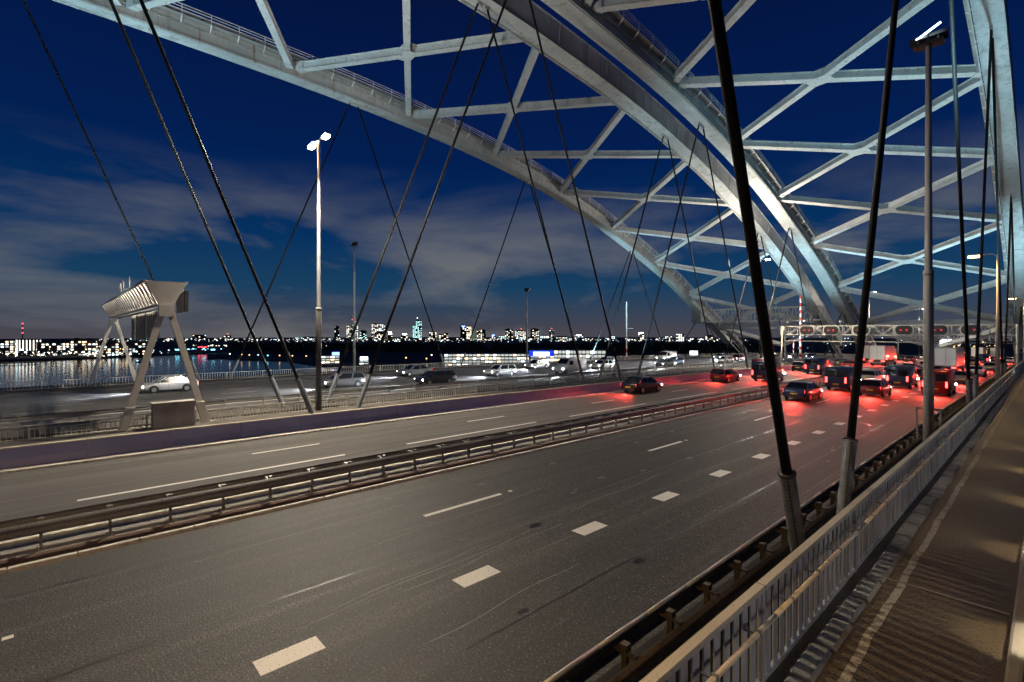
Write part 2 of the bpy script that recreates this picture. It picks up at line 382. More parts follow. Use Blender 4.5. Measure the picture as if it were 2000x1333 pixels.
# bar fences
def bar_fence(label, X, y0, y1, z0, z1, pitch, post_pitch, m, wide=.022, rails=None):
    t = tag(empty('bar_fence', (X, 0, 0)), label, 'fence')
    ys = frange(y0, y1, 4)
    for zz in (rails or (z0+.06, z1-.18)): MB().sweep(rect(.03, .035), 0, ys, z=lambda y: zr(y)+zz).build('rail', m, t)
    MB().sweep(rect(.06, .05), 0, ys, z=lambda y: zr(y)+z1).build('top_rail', m, t)
    mb = MB(); y = y0
    while y < y1:
        mb.box(-wide/2, wide/2, y-wide/2, y+wide/2, zr(y)+z0+.05, zr(y)+z1-.16 if not rails else zr(y)+z1); y += pitch
    tag(mb.build('bars', m, t), kind='stuff')
    y = y0+1; pmesh = MB().box(-.03, .03, -.04, .04, z0-.2, z1).mesh('post', m)
    while y < y1:
        obj('post', pmesh, t, (0, y, zr(y))); y += post_pitch
    return t
bar_fence('low pale steel bar fence between the two bridges behind the hanger feet', -34.85, YA, 300, -.2, .68, .2, 2.4, gantm)
bar_fence('far bar railing along the outer edge of the other bridge above the river', -66.6, YA, 330, LD+.1, .66, .26, 4.0, gantm, .035, rails=(LD+.16,))

# ---------------------------------------------------------------- footway and its railing (near right)
WK = 1.32
foot = tag(slab('footway', -2.34, .9, -.7, WK, path_m), kind='structure')
stones(foot, -1.98, .26, .05, .86, -3.0, 110, stone, name='edge_stone', base=WK, gap=.07, chamfer=.04, wob=.02)
mb = MB(); ys = frange(-6, 160, .5); px_ = None
for i in range(len(ys)-1):
    a, c = ys[i], ys[i+1]
    wa = .012*math.sin(a*2.1)+.01*math.sin(a*5.3); wc = .012*math.sin(c*2.1)+.01*math.sin(c*5.3)
    mb.quad((-1.69+wa, a, zr(a)+WK+.004), (-1.59+wa, a, zr(a)+WK+.004), (-1.59+wc, c, zr(c)+WK+.004), (-1.69+wc, c, zr(c)+WK+.004))
mb.build('edge_line', path_line, foot)
MB().box(-1.85, -.4, 10.1, 10.13, WK-.01, WK+.004).build('joint_strip', galv, foot)
MB().box(-1.85, -.4, 27.1, 27.13, zr(27)+WK-.01, zr(27)+WK+.004).build('joint_strip', galv, foot)
MB().sweep([(-.36, 0), (-.22, 0), (-.22, .1), (-.25, .12), (-.33, .12), (-.36, .1)], 0, YS[:60], z=lambda y: zr(y)+WK-.02).build('edge_kerb', concrete, foot)
MB().sweep([(-.2, 0), (-.02, 0), (-.02, .22), (-.2, .22)], 0, YS[:60], z=lambda y: zr(y)+WK-.1).build('edge_channel', galv_d, foot)

rl = tag(empty('slat_railing', (-2.27, 0, 0)), 'near grey railing of upright slats with beige cap and cream handrail beside the footway', 'railing')
sm_ = MB().box(-.008, .008, -.066, .066, .07, 1.10)
slat_me = sm_.mesh('slat', slatm)
y = -2.0; cnt = 0
while cnt < 300: obj('slat', slat_me, rl, (0, y, zr(y)+WK)); y += .222; cnt += 1
mb = MB()
while y < 190: mb.v, mb.f = mb.v, mb.f; mb.box(-.03, .03, y-.06, y+.06, zr(y)+WK+.07, zr(y)+WK+1.1); y += .222
tag(mb.build('far_slats', slatm, rl), kind='stuff')
y = -6.0
while y < 190:
    ln = 4.0; yy = frange(y+.008, y+ln-.008, 4)
    MB().sweep([(-.055, 1.10), (.055, 1.10), (.055, 1.14), (.047, 1.16), (-.047, 1.16), (-.055, 1.14)], 0, yy, z=lambda v: zr(v)+WK).build('cap', capm, rl)
    MB().sweep([(-.03, .03), (.03, .03), (.03, .075), (-.03, .075)], 0, yy, z=lambda v: zr(v)+WK).build('bottom_rail', slatm, rl)
    hr = MB().tube([(.16, v, zr(v)+WK+.86) for v in yy], .028, 10).build('handrail', tubem, rl, True)
    for q_ in (0, 1, 2, 3):
        v = y+.5+q_; MB().box(.02, .16, v-.012, v+.012, zr(v)+WK+.835, zr(v)+WK+.85).box(.13, .19, v-.02, v+.02, zr(v)+WK+.84, zr(v)+WK+.892).build('clamp', galv_d, hr)
    MB().box(-.035, .035, y-.03, y+.03, zr(y)+WK-.3, zr(y)+WK+1.1).build('post', slatm, rl)
    y += ln
# outer railing of the footway (behind the camera's right shoulder)
orl = tag(empty('outer_railing', (.55, 0, 0)), 'outer steel railing of the footway at the right edge of the bridge', 'railing')
for zz in (.35, .7, 1.1): MB().tube([(0, v, zr(v)+WK+zz) for v in YS[:55]], .025, 8).build('rail', galv, orl, True)
for v in frange(-24, 180, 2.5): MB().box(-.03, .03, v-.03, v+.03, zr(v)+WK, zr(v)+WK+1.1).build('post', galv, orl)

def foot_light(Y, label):
    t = tag(empty('railing_downlight', (.5, Y, zr(Y)+WK)), label, 'downlight', 'downlights along the outer railing')
    MB().box(-.28, 0, -.035, .035, .98, 1.03).build('bracket', galv, t)
    h = MB().hexa([(-.42, -.1, .93), (-.2, -.1, .96), (-.2, .1, .96), (-.42, .1, .93), (-.42, -.1, 1.02), (-.2, -.1, 1.04), (-.2, .1, 1.04), (-.42, .1, 1.02)]).build('housing', galv_d, t)
    MB().box(-.40, -.24, -.08, .08, .905, .925).build('lens', lampm, h)
    spot('pool_light', (-.34, 0, .89), (-.66, 0, 0), 85, (1, .84, .56), 70, t, .45, .04)
    spot('spill_light', (-.40, 0, .9), (-2.4, .3, .75), 46, (1, .95, .88), 105, t, .8, .05)
for i_, Y_ in enumerate((1.4, 5.3, 9.2, 13.1, 17.2, 21.2, 25.2, 29.2)):
    foot_light(Y_, 'small downlight on the outer footway railing, number %s along from the camera' % ('one', 'two', 'three', 'four', 'five', 'six', 'seven', 'eight')[i_])

# ---------------------------------------------------------------- arches
TAB = [(-200, -16), (-165, -1.7), (-145, 7.9), (-136.4, 11.9), (-120.4, 19.3), (-93.2, 28.9), (-77.8, 33.0), (-60.7, 36.1), (-40, 38.2), (-20, 39.05), (0, 39.3)]
TAB = TAB + [(-a, c) for a, c in reversed(TAB[:-1])]
def zb(y):
    t = y - CY
    for i in range(1, len(TAB)-2):
        if TAB[i][0] <= t <= TAB[i+1][0]:
            (x0, p0), (x1, p1), (x2, p2), (x3, p3) = TAB[i-1], TAB[i], TAB[i+1], TAB[i+2]
            m1 = (p2-p0)/(x2-x0); m2 = (p3-p1)/(x3-x1); hh = x2-x1; s = (t-x1)/hh
            return (2*s**3-3*s**2+1)*p1 + (s**3-2*s**2+s)*hh*m1 + (-2*s**3+3*s**2)*p2 + (s**3-s**2)*hh*m2
    return -16
def frame(y):
    d = (zb(y+.5)-zb(y-.5)); n = Vector((0, -d, 1)).normalized(); return n       # normal of the rib's underside, pointing up
def rib_pt(y, u, v):                        # u across, v up along the rib's normal from its underside
    n = frame(y); return (u, y + n.y*v, zb(y) + n.z*v)
def rib_sweep(mb, prof, ys):
    base = len(mb.v); n = len(prof)
    for y in ys: mb.v += [rib_pt(y, a, c) for a, c in prof]
    for i in range(len(ys)-1):
        for k in range(n):
            a = base+i*n+k; c = base+i*n+(k+1) % n; mb.f.append((a, a+n, c+n, c))
    mb.f.append(tuple(base+k for k in range(n))); m_ = base+(len(ys)-1)*n; mb.f.append(tuple(m_+k for k in range(n))[::-1])
    return mb
W2, DP = 1.0, 2.9                           # half width and depth of a rib
NODES = [CY + 17.5*(k+.5) for k in range(-2, 9)]
HB = 1.5                                    # hanger foot spread
YF = 164
def arch(parent, X, walk):                  # walk: side (+1/-1) that carries the maintenance walkway
    t = empty('arch_rib', (X, 0, 0), parent=parent)
    edges = [CY + 17.5*k for k in range(-2, 10)]
    for i in range(len(edges)-1):
        a = max(edges[i], -36)+.004; c = min(edges[i+1], YF)-.004
        if c <= a: continue
        ys = frange(a, c, 2.95)
        mb = MB(); rib_sweep(mb, [(-W2, .0), (W2, .0), (W2, .1), (W2-.07, .1), (W2-.07, DP-.1), (W2, DP-.1), (W2, DP), (-W2, DP), (-W2, DP-.1), (-W2+.07, DP-.1), (-W2+.07, .1), (-W2, .1)], ys)
        mb.build('rib_section', archm, t)
    ys = frange(-36, YF, 2.5)
    # raised seams across the plates
    mb = MB()
    for k in range(-3, 20):
        y = CY + 8.75*k + 1.6
        if y > YF-1: break
        for sx in (-1, 1): rib_sweep(mb, [(sx*(W2-.068), .1), (sx*(W2-.02), .1), (sx*(W2-.02), DP-.1), (sx*(W2-.068), DP-.1)], [y, y+.16])
        rib_sweep(mb, [(-W2+.05, -.03), (W2-.05, -.03), (W2-.05, 0), (-W2+.05, 0)], [y, y+.22])
    tag(mb.build('seam_plates', archm, t), kind='stuff')
    s = walk
    def L_(u0, u1, v0, v1): return [(s*u0, v0), (s*u1, v0), (s*u1, v1), (s*u0, v1)] if s > 0 else [(s*u1, v0), (s*u0, v0), (s*u0, v1), (s*u1, v1)]
    mb = MB(); rib_sweep(mb, L_(W2+.02, W2+.10, -.14, -.04), ys); rib_sweep(mb, L_(W2+.20, W2+.30, -.12, .06), ys); mb.build('track_rail', archm, t)
    mb = MB(); [rib_sweep(mb, L_(W2+.02, W2+.22, -.035, -.005), [yy_, yy_+2.3]) for yy_ in frange(-36, YF-3, 2.6)]; mb.build('track_gap', seamm, t)
    mb = MB(); rib_sweep(mb, L_(W2+.0, W2+.16, DP*.44, DP*.44+.14), ys); mb.build('stiffener', archm, t)
    # maintenance walkway with bracket, posts and three bars
    mb = MB(); rib_sweep(mb, L_(W2+.01, W2+.85, DP*.72, DP*.72+.06), ys); mb.build('walkway', galv, t)
    mb = MB()
    for k in range(int((YF+36)/2.9)):
        y = -36+2.9*k
        p0 = Vector(rib_pt(y, s*(W2+.8), DP*.72)); p1 = Vector(rib_pt(y, s*(W2+.8), DP*.72)) + Vector((0, 0, 1.15)); p2 = Vector(rib_pt(y, s*W2, DP*.72-.7))
        mb.bar(p0, p1, .085, .085, (0, 1, 0)).bar(p2, p0, .1, .12)
    tag(mb.build('walkway_posts', whitepaint, t), kind='stuff')
    for zz in (.45, .8, 1.12):
        mb = MB(); mb.tube([Vector(rib_pt(y, s*(W2+.8), DP*.72)) + Vector((0, 0, zz)) for y in ys], .055, 5); mb.build('walkway_bar', whitepaint, t, True)
    # hangers: V pairs at the deck, meeting in inverted V under the rib
    for k in range(-1, 5):
        yn = CY + 35*k
        for sg in (-1, 1):
            yd = yn + sg*(17.5 - HB); top = Vector((0, yn + sg*.45, zb(yn+sg*.45)+.1)); bot = Vector((0, yd, zr(yd)+(0 if X > -35 else LD)-.2))
            if yd < -24 or top.z < 2: continue
            d = (top-bot).normalized()
            h = MB().tube([bot, top], .105, 12).build('hanger', cablem, t, True)
            s0 = bot + d*.05; s1 = bot + d*2.75
            MB().tube([s0, s1], .165, 14, cap=False).build('socket', sockm, h, True)
            lc = MB(); side = Vector((.3, -.95, 0)).normalized()
            for j in range(26):
                p = s0 + d*(.3+.092*j); lc.bar(p + side*.15, p + side*.15 + d*.06, .05, .05)
            tag(lc.build('lacing', lacem, h), kind='stuff')
            MB().tube([s1-d*.02, s1+d*.03], .185, 14).build('collar', darkm, h, True)
            cl = MB(); cl.hexa([top+Vector(q_) for q_ in ((-.12,-.25,-.5),(.12,-.25,-.5),(.12,.25,-.5),(-.12,.25,-.5),(-.12,-.4,.1),(.12,-.4,.1),(.12,.4,.1),(-.12,.4,.1))]); cl.build('lug', archm, h)
    return t

def bridge(label, XL, XR, walks):
    root = tag(empty('arch_bridge', (0, 0, 0)), label, 'arch bridge', 'twin arch bridges')
    arch(root, XL, walks[0]); arch(root, XR, walks[1])
    wb, hb = .80, 1.0; vm = 1.35
    def pt(X, y):
        p = rib_pt(y, 0, vm); return Vector((X, p[1], p[2]))
    a_, c_ = XL+W2-.05, XR-W2+.05
    for i in range(len(NODES)-1):
        y0, y1 = NODES[i]+.45, NODES[i+1]-.45
        A0, A1 = pt(a_, y0), pt(c_, y1); B0, B1 = pt(a_, y1), pt(c_, y0)
        mid = (A0+A1+B0+B1)/4; up = frame((y0+y1)/2)
        da = (A1-A0).normalized()
        MB().girder(A0, A1, wb, hb, up).build('brace', archm2, root)
        db = (B1-B0).normalized(); cut = .55
        MB().girder(B0, mid-db*cut, wb, hb*.96, up).build('brace', archm2, root)
        MB().girder(mid+db*cut, B1, wb, hb*.96, up).build('brace', archm2, root)
        gp = MB()                                        # gusset where the two diagonals meet
        for sgn in (-1, 1):
            o_ = up*(hb/2*sgn); n2 = up*.03*sgn
            c8 = [mid-da*1.5-db*.25, mid-db*1.4+da*.25, mid+da*1.5+db*.25, mid+db*1.4-da*.25]
            gp.hexa([p+o_ for p in c8] + [p+o_+n2 for p in c8] if sgn > 0 else [p+o_+n2 for p in c8] + [p+o_ for p in c8])
        gp.build('gusset', archm2, root)
        for P_, D_ in ((A0, da), (A1, -da), (B0, db), (B1, -db)):
            MB().bar(P_+D_*.1, P_+D_*1.1, wb*1.04, hb*1.15, up).build('end_gusset', archm2, root)
    yN = NODES[-1]
    MB().bar(pt(a_, yN), pt(c_, yN), 1.1, 1.5, frame(yN)).build('portal_strut', archm2, root)
    for yp in (CY+160, ):
        MB().bar(pt(a_, yN+.6), pt((a_+c_)/2, yp), .8, 1.0, frame(yN)).build('brace', archm2, root)
        MB().bar(pt(c_, yN+.6), pt((a_+c_)/2, yp), .8, 1.0, frame(yN)).build('brace', archm2, root)
    return root
X1, X2, X3, X4 = -68.0, -38.7, -33.2, -3.85
br_near = bridge('nearer pale steel arch bridge whose right rib rises at the right edge', X3, X4, (1, -1))
br_far = bridge('farther pale steel arch bridge whose left rib sweeps down from upper left', X1, X2, (1, -1))

# truss catwalk slung between the far bridge's ribs
def truss(parent, p0, p1, hgt, dep, n, m, name='truss', r=.07, chord=.16):
    """box truss from p0 to p1 (lower front chord), depth along +Y"""
    p0 = Vector(p0); p1 = Vector(p1); mb = MB(); dz = Vector((0, 0, hgt)); dy = Vector((0, dep, 0))
    for o_ in (Vector(), dz, dy, dz+dy): mb.bar(p0+o_, p1+o_, chord, chord)
    for i in range(n+1):
        a = p0.lerp(p1, i/n); mb.bar(a, a+dz, r, r, (0, 1, 0)).bar(a+dy, a+dy+dz, r, r, (0, 1, 0)).bar(a, a+dy, r, r).bar(a+dz, a+dz+dy, r, r)
        if i < n:
            c = p0.lerp(p1, (i+1)/n)
            if i % 2: mb.bar(a, c+dz, r, r).bar(a+dy, c+dz+dy, r, r)
            else: mb.bar(a+dz, c, r, r).bar(a+dz+dy, c+dy, r, r)
            mb.bar(a, c+dy, r, r)
    return mb.build(name, m, parent)
ct = tag(empty('catwalk_truss', (0, 134, 0)), 'grey box truss catwalk slung between the far bridge ribs above the road', 'catwalk')
truss(ct, (X1-1, 0, 8.4), (X2+1.5, 0, 8.4), 3.3, 2.2, 16, gantm, r=.12, chord=.28)
MB().box(X1-1, X2+1.5, .05, 2.15, 8.25, 8.38).build('floor', galv_d, ct)
MB().box(X1-1.6, X1+1.2, -.2, 2.4, 8.0, 11.9).build('end_frame', galv_d, ct)

# ---------------------------------------------------------------- lamps
def lamp_head(parent, loc, sx, m, ln=.95):
    """cobra head pointing along sx*X: tapered shell with a lit lens below"""
    x0, x1 = (0, ln*sx)
    mb = MB(); mb.hexa([(x0, -.12, -.05), (x1, -.17, -.07), (x1, .17, -.07), (x0, .12, -.05), (x0, -.09, .07), (x1*.96, -.12, .06), (x1*.96, .12, .06), (x0, .09, .07)])
    h = mb.build('lamp_head', polem, parent, loc=loc)
    ls = MB(); xa, xb = x1*.28, x1*.96
    ls.hexa([(xa, -.15, -.24), (xb, -.16, -.24), (xb, .16, -.24), (xa, .15, -.24), (xa-.06*sx, -.14, -.06), (xb, -.165, -.066), (xb, .165, -.066), (xa-.06*sx, .14, -.06)])
    ls.build('lens', m, h); return h
def twin_lamp(Y, label):
    X = -34.1; zt = 18.6; t = tag(empty('twin_street_lamp', (X, Y, zr(Y))), label, 'street lamp', 'twin lamps between the bridges')
    MB().tube([(0, 0, -.4), (0, 0, 7.0), (0, 0, 7.1), (0, 0, zt)], [.2, .19, .125, .085], 14).build('pole', lpolem, t, True)
    MB().tube([(0, 0, 6.94), (0, 0, 7.12)], .205, 14).build('collar', polem, t, True)
    MB().box(-.12, .12, -.21, -.185, .7, 1.4).build('hatch', galv, t)
    for s in (-1, 1):
        MB().tube([(0, 0, zt-.1), (s*.25, 0, zt+.02), (s*.75, 0, zt+.05)], .045, 8).build('arm', lpolem, t, True)
        lamp_head(t, (s*.66, 0, zt+.06), s, lampm)
        pl = bpy.data.lights.new('arch_fill', 'POINT'); pl.energy = 7000; pl.color = (1, .89, .74); pl.shadow_soft_size = .2; po = obj('arch_fill', pl, t, (s*1.25, 0, zt+.34))  # added fill above the head to light the arches; no lens here
        spot('lamp_light', (s*1.3, 0, zt-.26), (s*(1.3+3.9), 0, zt-6), 25000, (1, .86, .66), 122, t, .35, .22)
for i, Y in enumerate((13.3, 90, 166, 243, 322)):
    twin_lamp(Y, ('tall twin-headed lamp in the foreground blazing above the bar fence', 'twin lamp behind the nearest hanger, second of the row between the bridges',
                  'twin lamp glowing under the bracing of the nearer arch, third of the row', 'twin lamp, fourth of the row, beyond the portal of the nearer arch',
                  'tiny farthest twin lamp above the lane signal gantry')[i])
def side_lamp(Y, label):
    t = tag(empty('street_lamp', (-3.05, Y, zr(Y))), label, 'street lamp', 'amber lamps along the footway side'); zt = 12.3
    MB().tube([(0, 0, -.6), (0, 0, 6), (0, 0, 6.1), (0, 0, zt)], [.15, .14, .1, .07], 12).build('pole', polem, t, True)
    MB().tube([(0, 0, zt-.15), (-.3, 0, zt+.05), (-.7, 0, zt+.1)], .045, 8).build('arm', polem, t, True)
    lamp_head(t, (-.65, 0, zt+.1), -1, lampo, 1.25)
    spot('lamp_light', (-1.45, 0, zt-.2), (-1.7, 0, zt-6), 3000, (1, .60, .20), 168, t, .5, .22)
for Y, lb in ((-1.2, 'amber street lamp standing just behind the camera beside the footway'), (58.8, 'nearest amber street lamp glowing beside the right-hand hangers'),
              (121, 'second amber street lamp near the right edge, lower and smaller'), (176, 'third amber street lamp far down the footway at the right edge')):
    side_lamp(Y, lb)
def flood_pole(X, Y, zt, label, aims, base=0, lit=True, tilt=1):
    t = tag(empty('floodlight_mast', (X, Y, zr(Y)+base)), label, 'floodlight mast', 'masts that light the arches')
    MB().tube([(0, 0, -.4), (0, 0, 8.2), (0, 0, 8.3), (0, 0, zt)], [.21, .19, .15, .11], 14).build('mast', polem, t, True)
    MB().tube([(0, 0, 8.1), (0, 0, 8.35)], .205, 14).build('collar', polem, t, True)
    MB().box(-.55, .55, -.3, .3, zt-.1, zt+.02).build('platform', darkm, t)
    for s in (-1, 1):
        hd = MB(); hd.box(-.32, .32, -.16, .2, -.16, .16); h = hd.build('flood_head', darkm, t, loc=(s*.36, .1, zt+.3)); h.rotation_euler = (R(-40), 0, 0)
        MB().box(-.02, .02, -.12, .1, -.5, -.14).build('yoke', darkm, h)
        if lit: MB().box(-.28, .28, .20, .215, -.12, .12).build('lens', floodm, h)
    if lit:
        lb_ = MB().box(-.5, .5, -.04, .04, -.025, .03).build('light_bar', floodm, t, loc=(0, -.05, zt+.56)); lb_.rotation_euler = (0, R(-28), 0)
        MB().box(-.03, .03, -.03, .03, zt, zt+.52).build('bar_post', darkm, t)
    for (tx, ty, tz, watt) in aims:
        spot('flood_light', (0, .25, zt+.95), (tx-X, ty-Y, tz-zr(Y)-base), watt, (.45, .85, 1.0), 84, t, .9, .3)
    return t
fm = flood_pole(X4, 29.9, 18.9, 'tall grey floodlight mast with a bright blue-white bar near the right edge', [(-14, 80, 32, 22000)])
for s in (-1, 1): MB().box(-.03+s*.42, .03+s*.42, -.05, .05, -.2, 1.95).box(min(s*.2, s*.44), max(s*.2, s*.44), -.04, .04, 1.85, 1.95).build('guard_post', galv_d, fm)
flood_pole(-69.6, 32.4, 18.6, 'slim dark-headed mast above the river, nearer of two along the far railing', [], LD, False)
flood_pole(-69.6, 68, 14.2, 'slim dark-headed mast above the lit office, farther of two along the far railing', [], LD, False)
def uplight(X, Y, target, watts, label):  # unseen uplights added to light the arches; positions guessed
    t = tag(empty('added_uplight', (X, Y, zr(Y))), label, 'uplight', 'added uplights for the arches'); d = (Vector(target)-Vector((X, Y, zr(Y)+.5))).normalized()
    MB().box(-.2, .2, -.16, .16, 0, .12).build('base', galv_d, t); MB().box(-.24, -.2, -.03, .03, .05, .5).box(.2, .24, -.03, .03, .05, .5).build('yoke', galv_d, t)
    h = MB().bar(Vector((0, 0, .46))-d*.16, Vector((0, 0, .46))+d*.14, .36, .26, (1, 0, 0)).build('housing', darkm, t)
    MB().bar(Vector((0, 0, .46))+d*.142, Vector((0, 0, .46))+d*.15, .3, .2, (1, 0, 0)).build('lens', floodm, h)
    spot('uplight_beam', Vector((0, 0, .46))+d*.2, Vector((0, 0, .46))+d*9, watts, (.50, .86, 1.0), 82, t, .9, .15)
uplight(-3.3, 61.5, (X4+.3, 76, 33), 36000, 'added uplight past the second hanger pair beside the footway')
uplight(-3.3, 104.5, (X4-1, 116, 21), 24480, 'added uplight beside the footway just past the lane signal gantry')
uplight(-35.9, 49.9, (-34, 78, 33), 18720, 'added uplight between the bridges at the second hanger pairs')
uplight(-36.0, 103.6, (-35, 116, 21), 31680, 'added uplight between the bridges at the lane signal gantry')
uplight(-18.0, 104, (-16, 124, 22), 21600, 'added uplight on the median aimed at the lower bracing')
uplight(-67.2, 84.9, (X1+3, 108, 23), 37440, 'added uplight beside the far railing at the third hanger pair')
uplight(-64.6, -13.0, (X1+1.2, 7, 40), 60480, 'added uplight beside the far railing left of the view')
uplight(-36.0, -16.0, (-52, 8, 40), 33120, 'added uplight between the bridges left of the view')

# ---------------------------------------------------------------- sign gantry on A-frames over the far bridge
sg = tag(empty('sign_gantry', (-34.3, 4.65, 0)), 'cream A-frame sign gantry with open trapezoid truss over the far bridge', 'sign gantry')
XE = -34.9
for xx, far in ((0, 0), (XE, 1)):
    for s in (-1, 1):
        a = Vector((xx, s*2.0, -.1 if not far else LD)); c = Vector((xx, s*.22, 6.55)); m_ = a.lerp(c, .20)
        lg = MB(); lg.bar(a, m_, .42, .40, (0, 1, 0)).bar(m_, c, .30, .32, (0, 1, 0)); l_ = lg.build('leg', gantm, sg)
        MB().box(xx-.45, xx+.45, a.y-.42, a.y+.42, a.z-.05, a.z+.09).build('base_plate', gantm, l_)
        MB().bar(m_-Vector((0, 0, .05)), m_+Vector((0, 0, .06)), .47, .44, (0, 1, 0)).build('splice', gantm, l_)
    MB().box(xx-.22, xx+.22, -.36, .36, 6.3, 6.95).build('head_block', gantm, sg)
    MB().hexa([(xx-.05, -.34, 6.95), (xx+.05, -.34, 6.95), (xx+.05, .34, 6.95), (xx-.05, .34, 6.95), (xx-.05, -1.0, 8.3), (xx+.05, -1.0, 8.3), (xx+.05, 1.0, 8.3), (xx-.05, 1.0, 8.3)]).build('end_plate', gantm, sg)
for (yy, zz) in ((-1.0, 8.3), (1.0, 8.3), (-.34, 6.95), (.34, 6.95)):
    MB().bar((0, yy, zz), (XE, yy, zz), .12, .12).build('chord', gantm, sg)
nb = 24
for i in range(nb):
    xa = XE*i/nb; xb = XE*(i+1)/nb; xm = (xa+xb)/2
    for s in (-1, 1):
        MB().bar((xa, s*1.0, 8.3), (xm, s*.34, 6.95), .09, .035).bar((xm, s*.34, 6.95), (xb, s*1.0, 8.3), .09, .035).build('lattice_bar', gantm, sg)
    MB().bar((xa, -1.0, 8.3), (xb, 1.0, 8.3), .06, .06).build('top_bar', gantm, sg)
for (xa, xb, z0, z1) in ((-2.2, -4.6, 6.7, 8.0), (-14, -19.5, 4.9, 7.0), (-20.5, -26, 4.7, 7.0), (-27, -31, 4.7, 7.0)):
    p = MB().box(xb, xa, 1.25, 1.45, z0, z1).build('sign_panel', darkm, sg)
    for k in range(5):
        x = xa+(xb-xa)*(k+.5)/5; MB().box(x-.05, x+.05, 1.14, 1.24, z0-.05, z1+.5).build('stiffener', gantm, p)
for x in (-22, -24.2, -25.1, -17):
    MB().tube([(x, -.2, 8.3), (x, -.2, 10.0)], .045, 6).build('camera_post', galv, sg)
MB().box(-19.5, -17.5, -.4, .4, 8.35, 9.0).build('equipment_box', gantm, sg)
MB().tube([(-22, -.2, 10), (-24.2, -.2, 9.95)], .03, 6).build('camera_arm', galv, sg)
# stencilled code on the right leg
for j in range(6):
    MB().box(.211, .214, 1.02-.03*j-.035, 1.02-.03*j+.10, 4.35-.0+.1*j-.02, 4.35+.1*j+.03).build('stencil', blackm, sg)
cb = tag(empty('roadside_cabinet', (-33.75, 4.9, .05)), 'grey steel cabinet between the legs of the cream gantry', 'cabinet')
MB().box(-.4, .4, -.98, .98, 0, 1.36).build('body', concrete, cb); MB().box(-.44, .44, -1.02, 1.02, 1.36, 1.43).build('lid', concrete, cb)
MB().box(.401, .42, -.95, -.02, .08, 1.3).box(.401, .42, .02, .95, .08, 1.3).build('door', concrete, cb)

# ---------------------------------------------------------------- lane signal gantry over the near bridge
lg_ = tag(empty('signal_gantry', (0, 101, zr(101))), 'pale lattice gantry carrying six dark lane signals over the near bridge', 'signal gantry')
Z0 = 5.75
truss(lg_, (-34.6, 0, Z0), (-3.2, 0, Z0), 1.55, 1.0, 22, gantm, r=.09, chord=.17)
for xx in (-34.3, -3.2):
    for s in (-.5, 1.5):
        MB().tube([(xx, s-.2 if s < 0 else s+.2, -.2), (xx, s*.5+.25, Z0+1.6)], .17, 10).build('leg', gantm, lg_, True)
    MB().box(xx-.5, xx+.5, -1.1, 2.2, -.1, .5).build('footing', concrete, lg_)
MB().tube([(-33.8, -.6, Z0-1.15), (-3.2, -.6, Z0-1.15)], .07, 8).build('cable_tray', gantm, lg_, True)
for x in frange(-31, -6, 5): MB().tube([(x, -.4, Z0), (x, -.6, Z0-1.2)], .04, 6).build('tray_hanger', galv, lg_)
def rounded(wd, hg, r, n=5):
    pts = []
    for cx, cz, a0 in ((wd/2-r, hg/2-r, 0), (-wd/2+r, hg/2-r, 90), (-wd/2+r, -hg/2+r, 180), (wd/2-r, -hg/2+r, 270)):
        for k in range(n+1):
            a = R(a0+90*k/n); pts.append((cx+r*math.cos(a), cz+r*math.sin(a)))
    return pts
def plate(wd, hg, r, y0, y1):
    p = rounded(wd, hg, r); n = len(p); mb = MB(); mb.v = [(x, y0, z) for x, z in p] + [(x, y1, z) for x, z in p]
    mb.f = [tuple(range(n)), tuple(range(2*n-1, n-1, -1))] + [(k, k+n, (k+1) % n+n, (k+1) % n) for k in range(n)]; return mb
sigred = mat('signal_red', (.3, .01, .01), .4, emit=(1, .05, .06), estr=1.6)
for x in (-30, -26.2, -21.8, -16.0, -11.8, -8.06):
    s_ = plate(2.5, 1.75, .7, -.55, -.15).build('signal_box', gantm, lg_, loc=(x, 0, Z0+.8))
    plate(2.2, 1.45, .6, -.60, -.553).build('rim', blackm, s_)
    plate(1.7, .95, .42, -.625, -.602).build('face', blackm, s_)
    for dx in (-.38, .38):
        for a in (45, -45):
            mb = MB(); d = Vector((math.cos(R(a)), 0, math.sin(R(a))))*.2
            mb.bar(Vector((dx, -.64, 0))-d, Vector((dx, -.64, 0))+d, .06, .03); mb.build('lamp_stroke', sigred, s_)
for x in (-33.5, -25.0):
    MB().tube([(x, .5, Z0+1.6), (x, .5, Z0+2.2)], .05, 6).build('camera_post', galv, lg_); MB().box(x-.18, x+.18, .1, .8, Z0+2.2, Z0+2.5).build('camera_box', gantm, lg_)
g2 = tag(empty('lattice_gantry', (0, 205, zr(205))), 'distant grey lattice gantry across the road beyond the lane signals', 'gantry')
truss(g2, (-34.6, 0, 6.0), (-3.0, 0, 6.0), 1.9, 1.2, 20, gantm, r=.14, chord=.2)
for xx in (-34.3, -3.2): MB().tube([(xx, .6, -.2), (xx, .6, 8)], .25, 8).build('leg', gantm, g2, True)

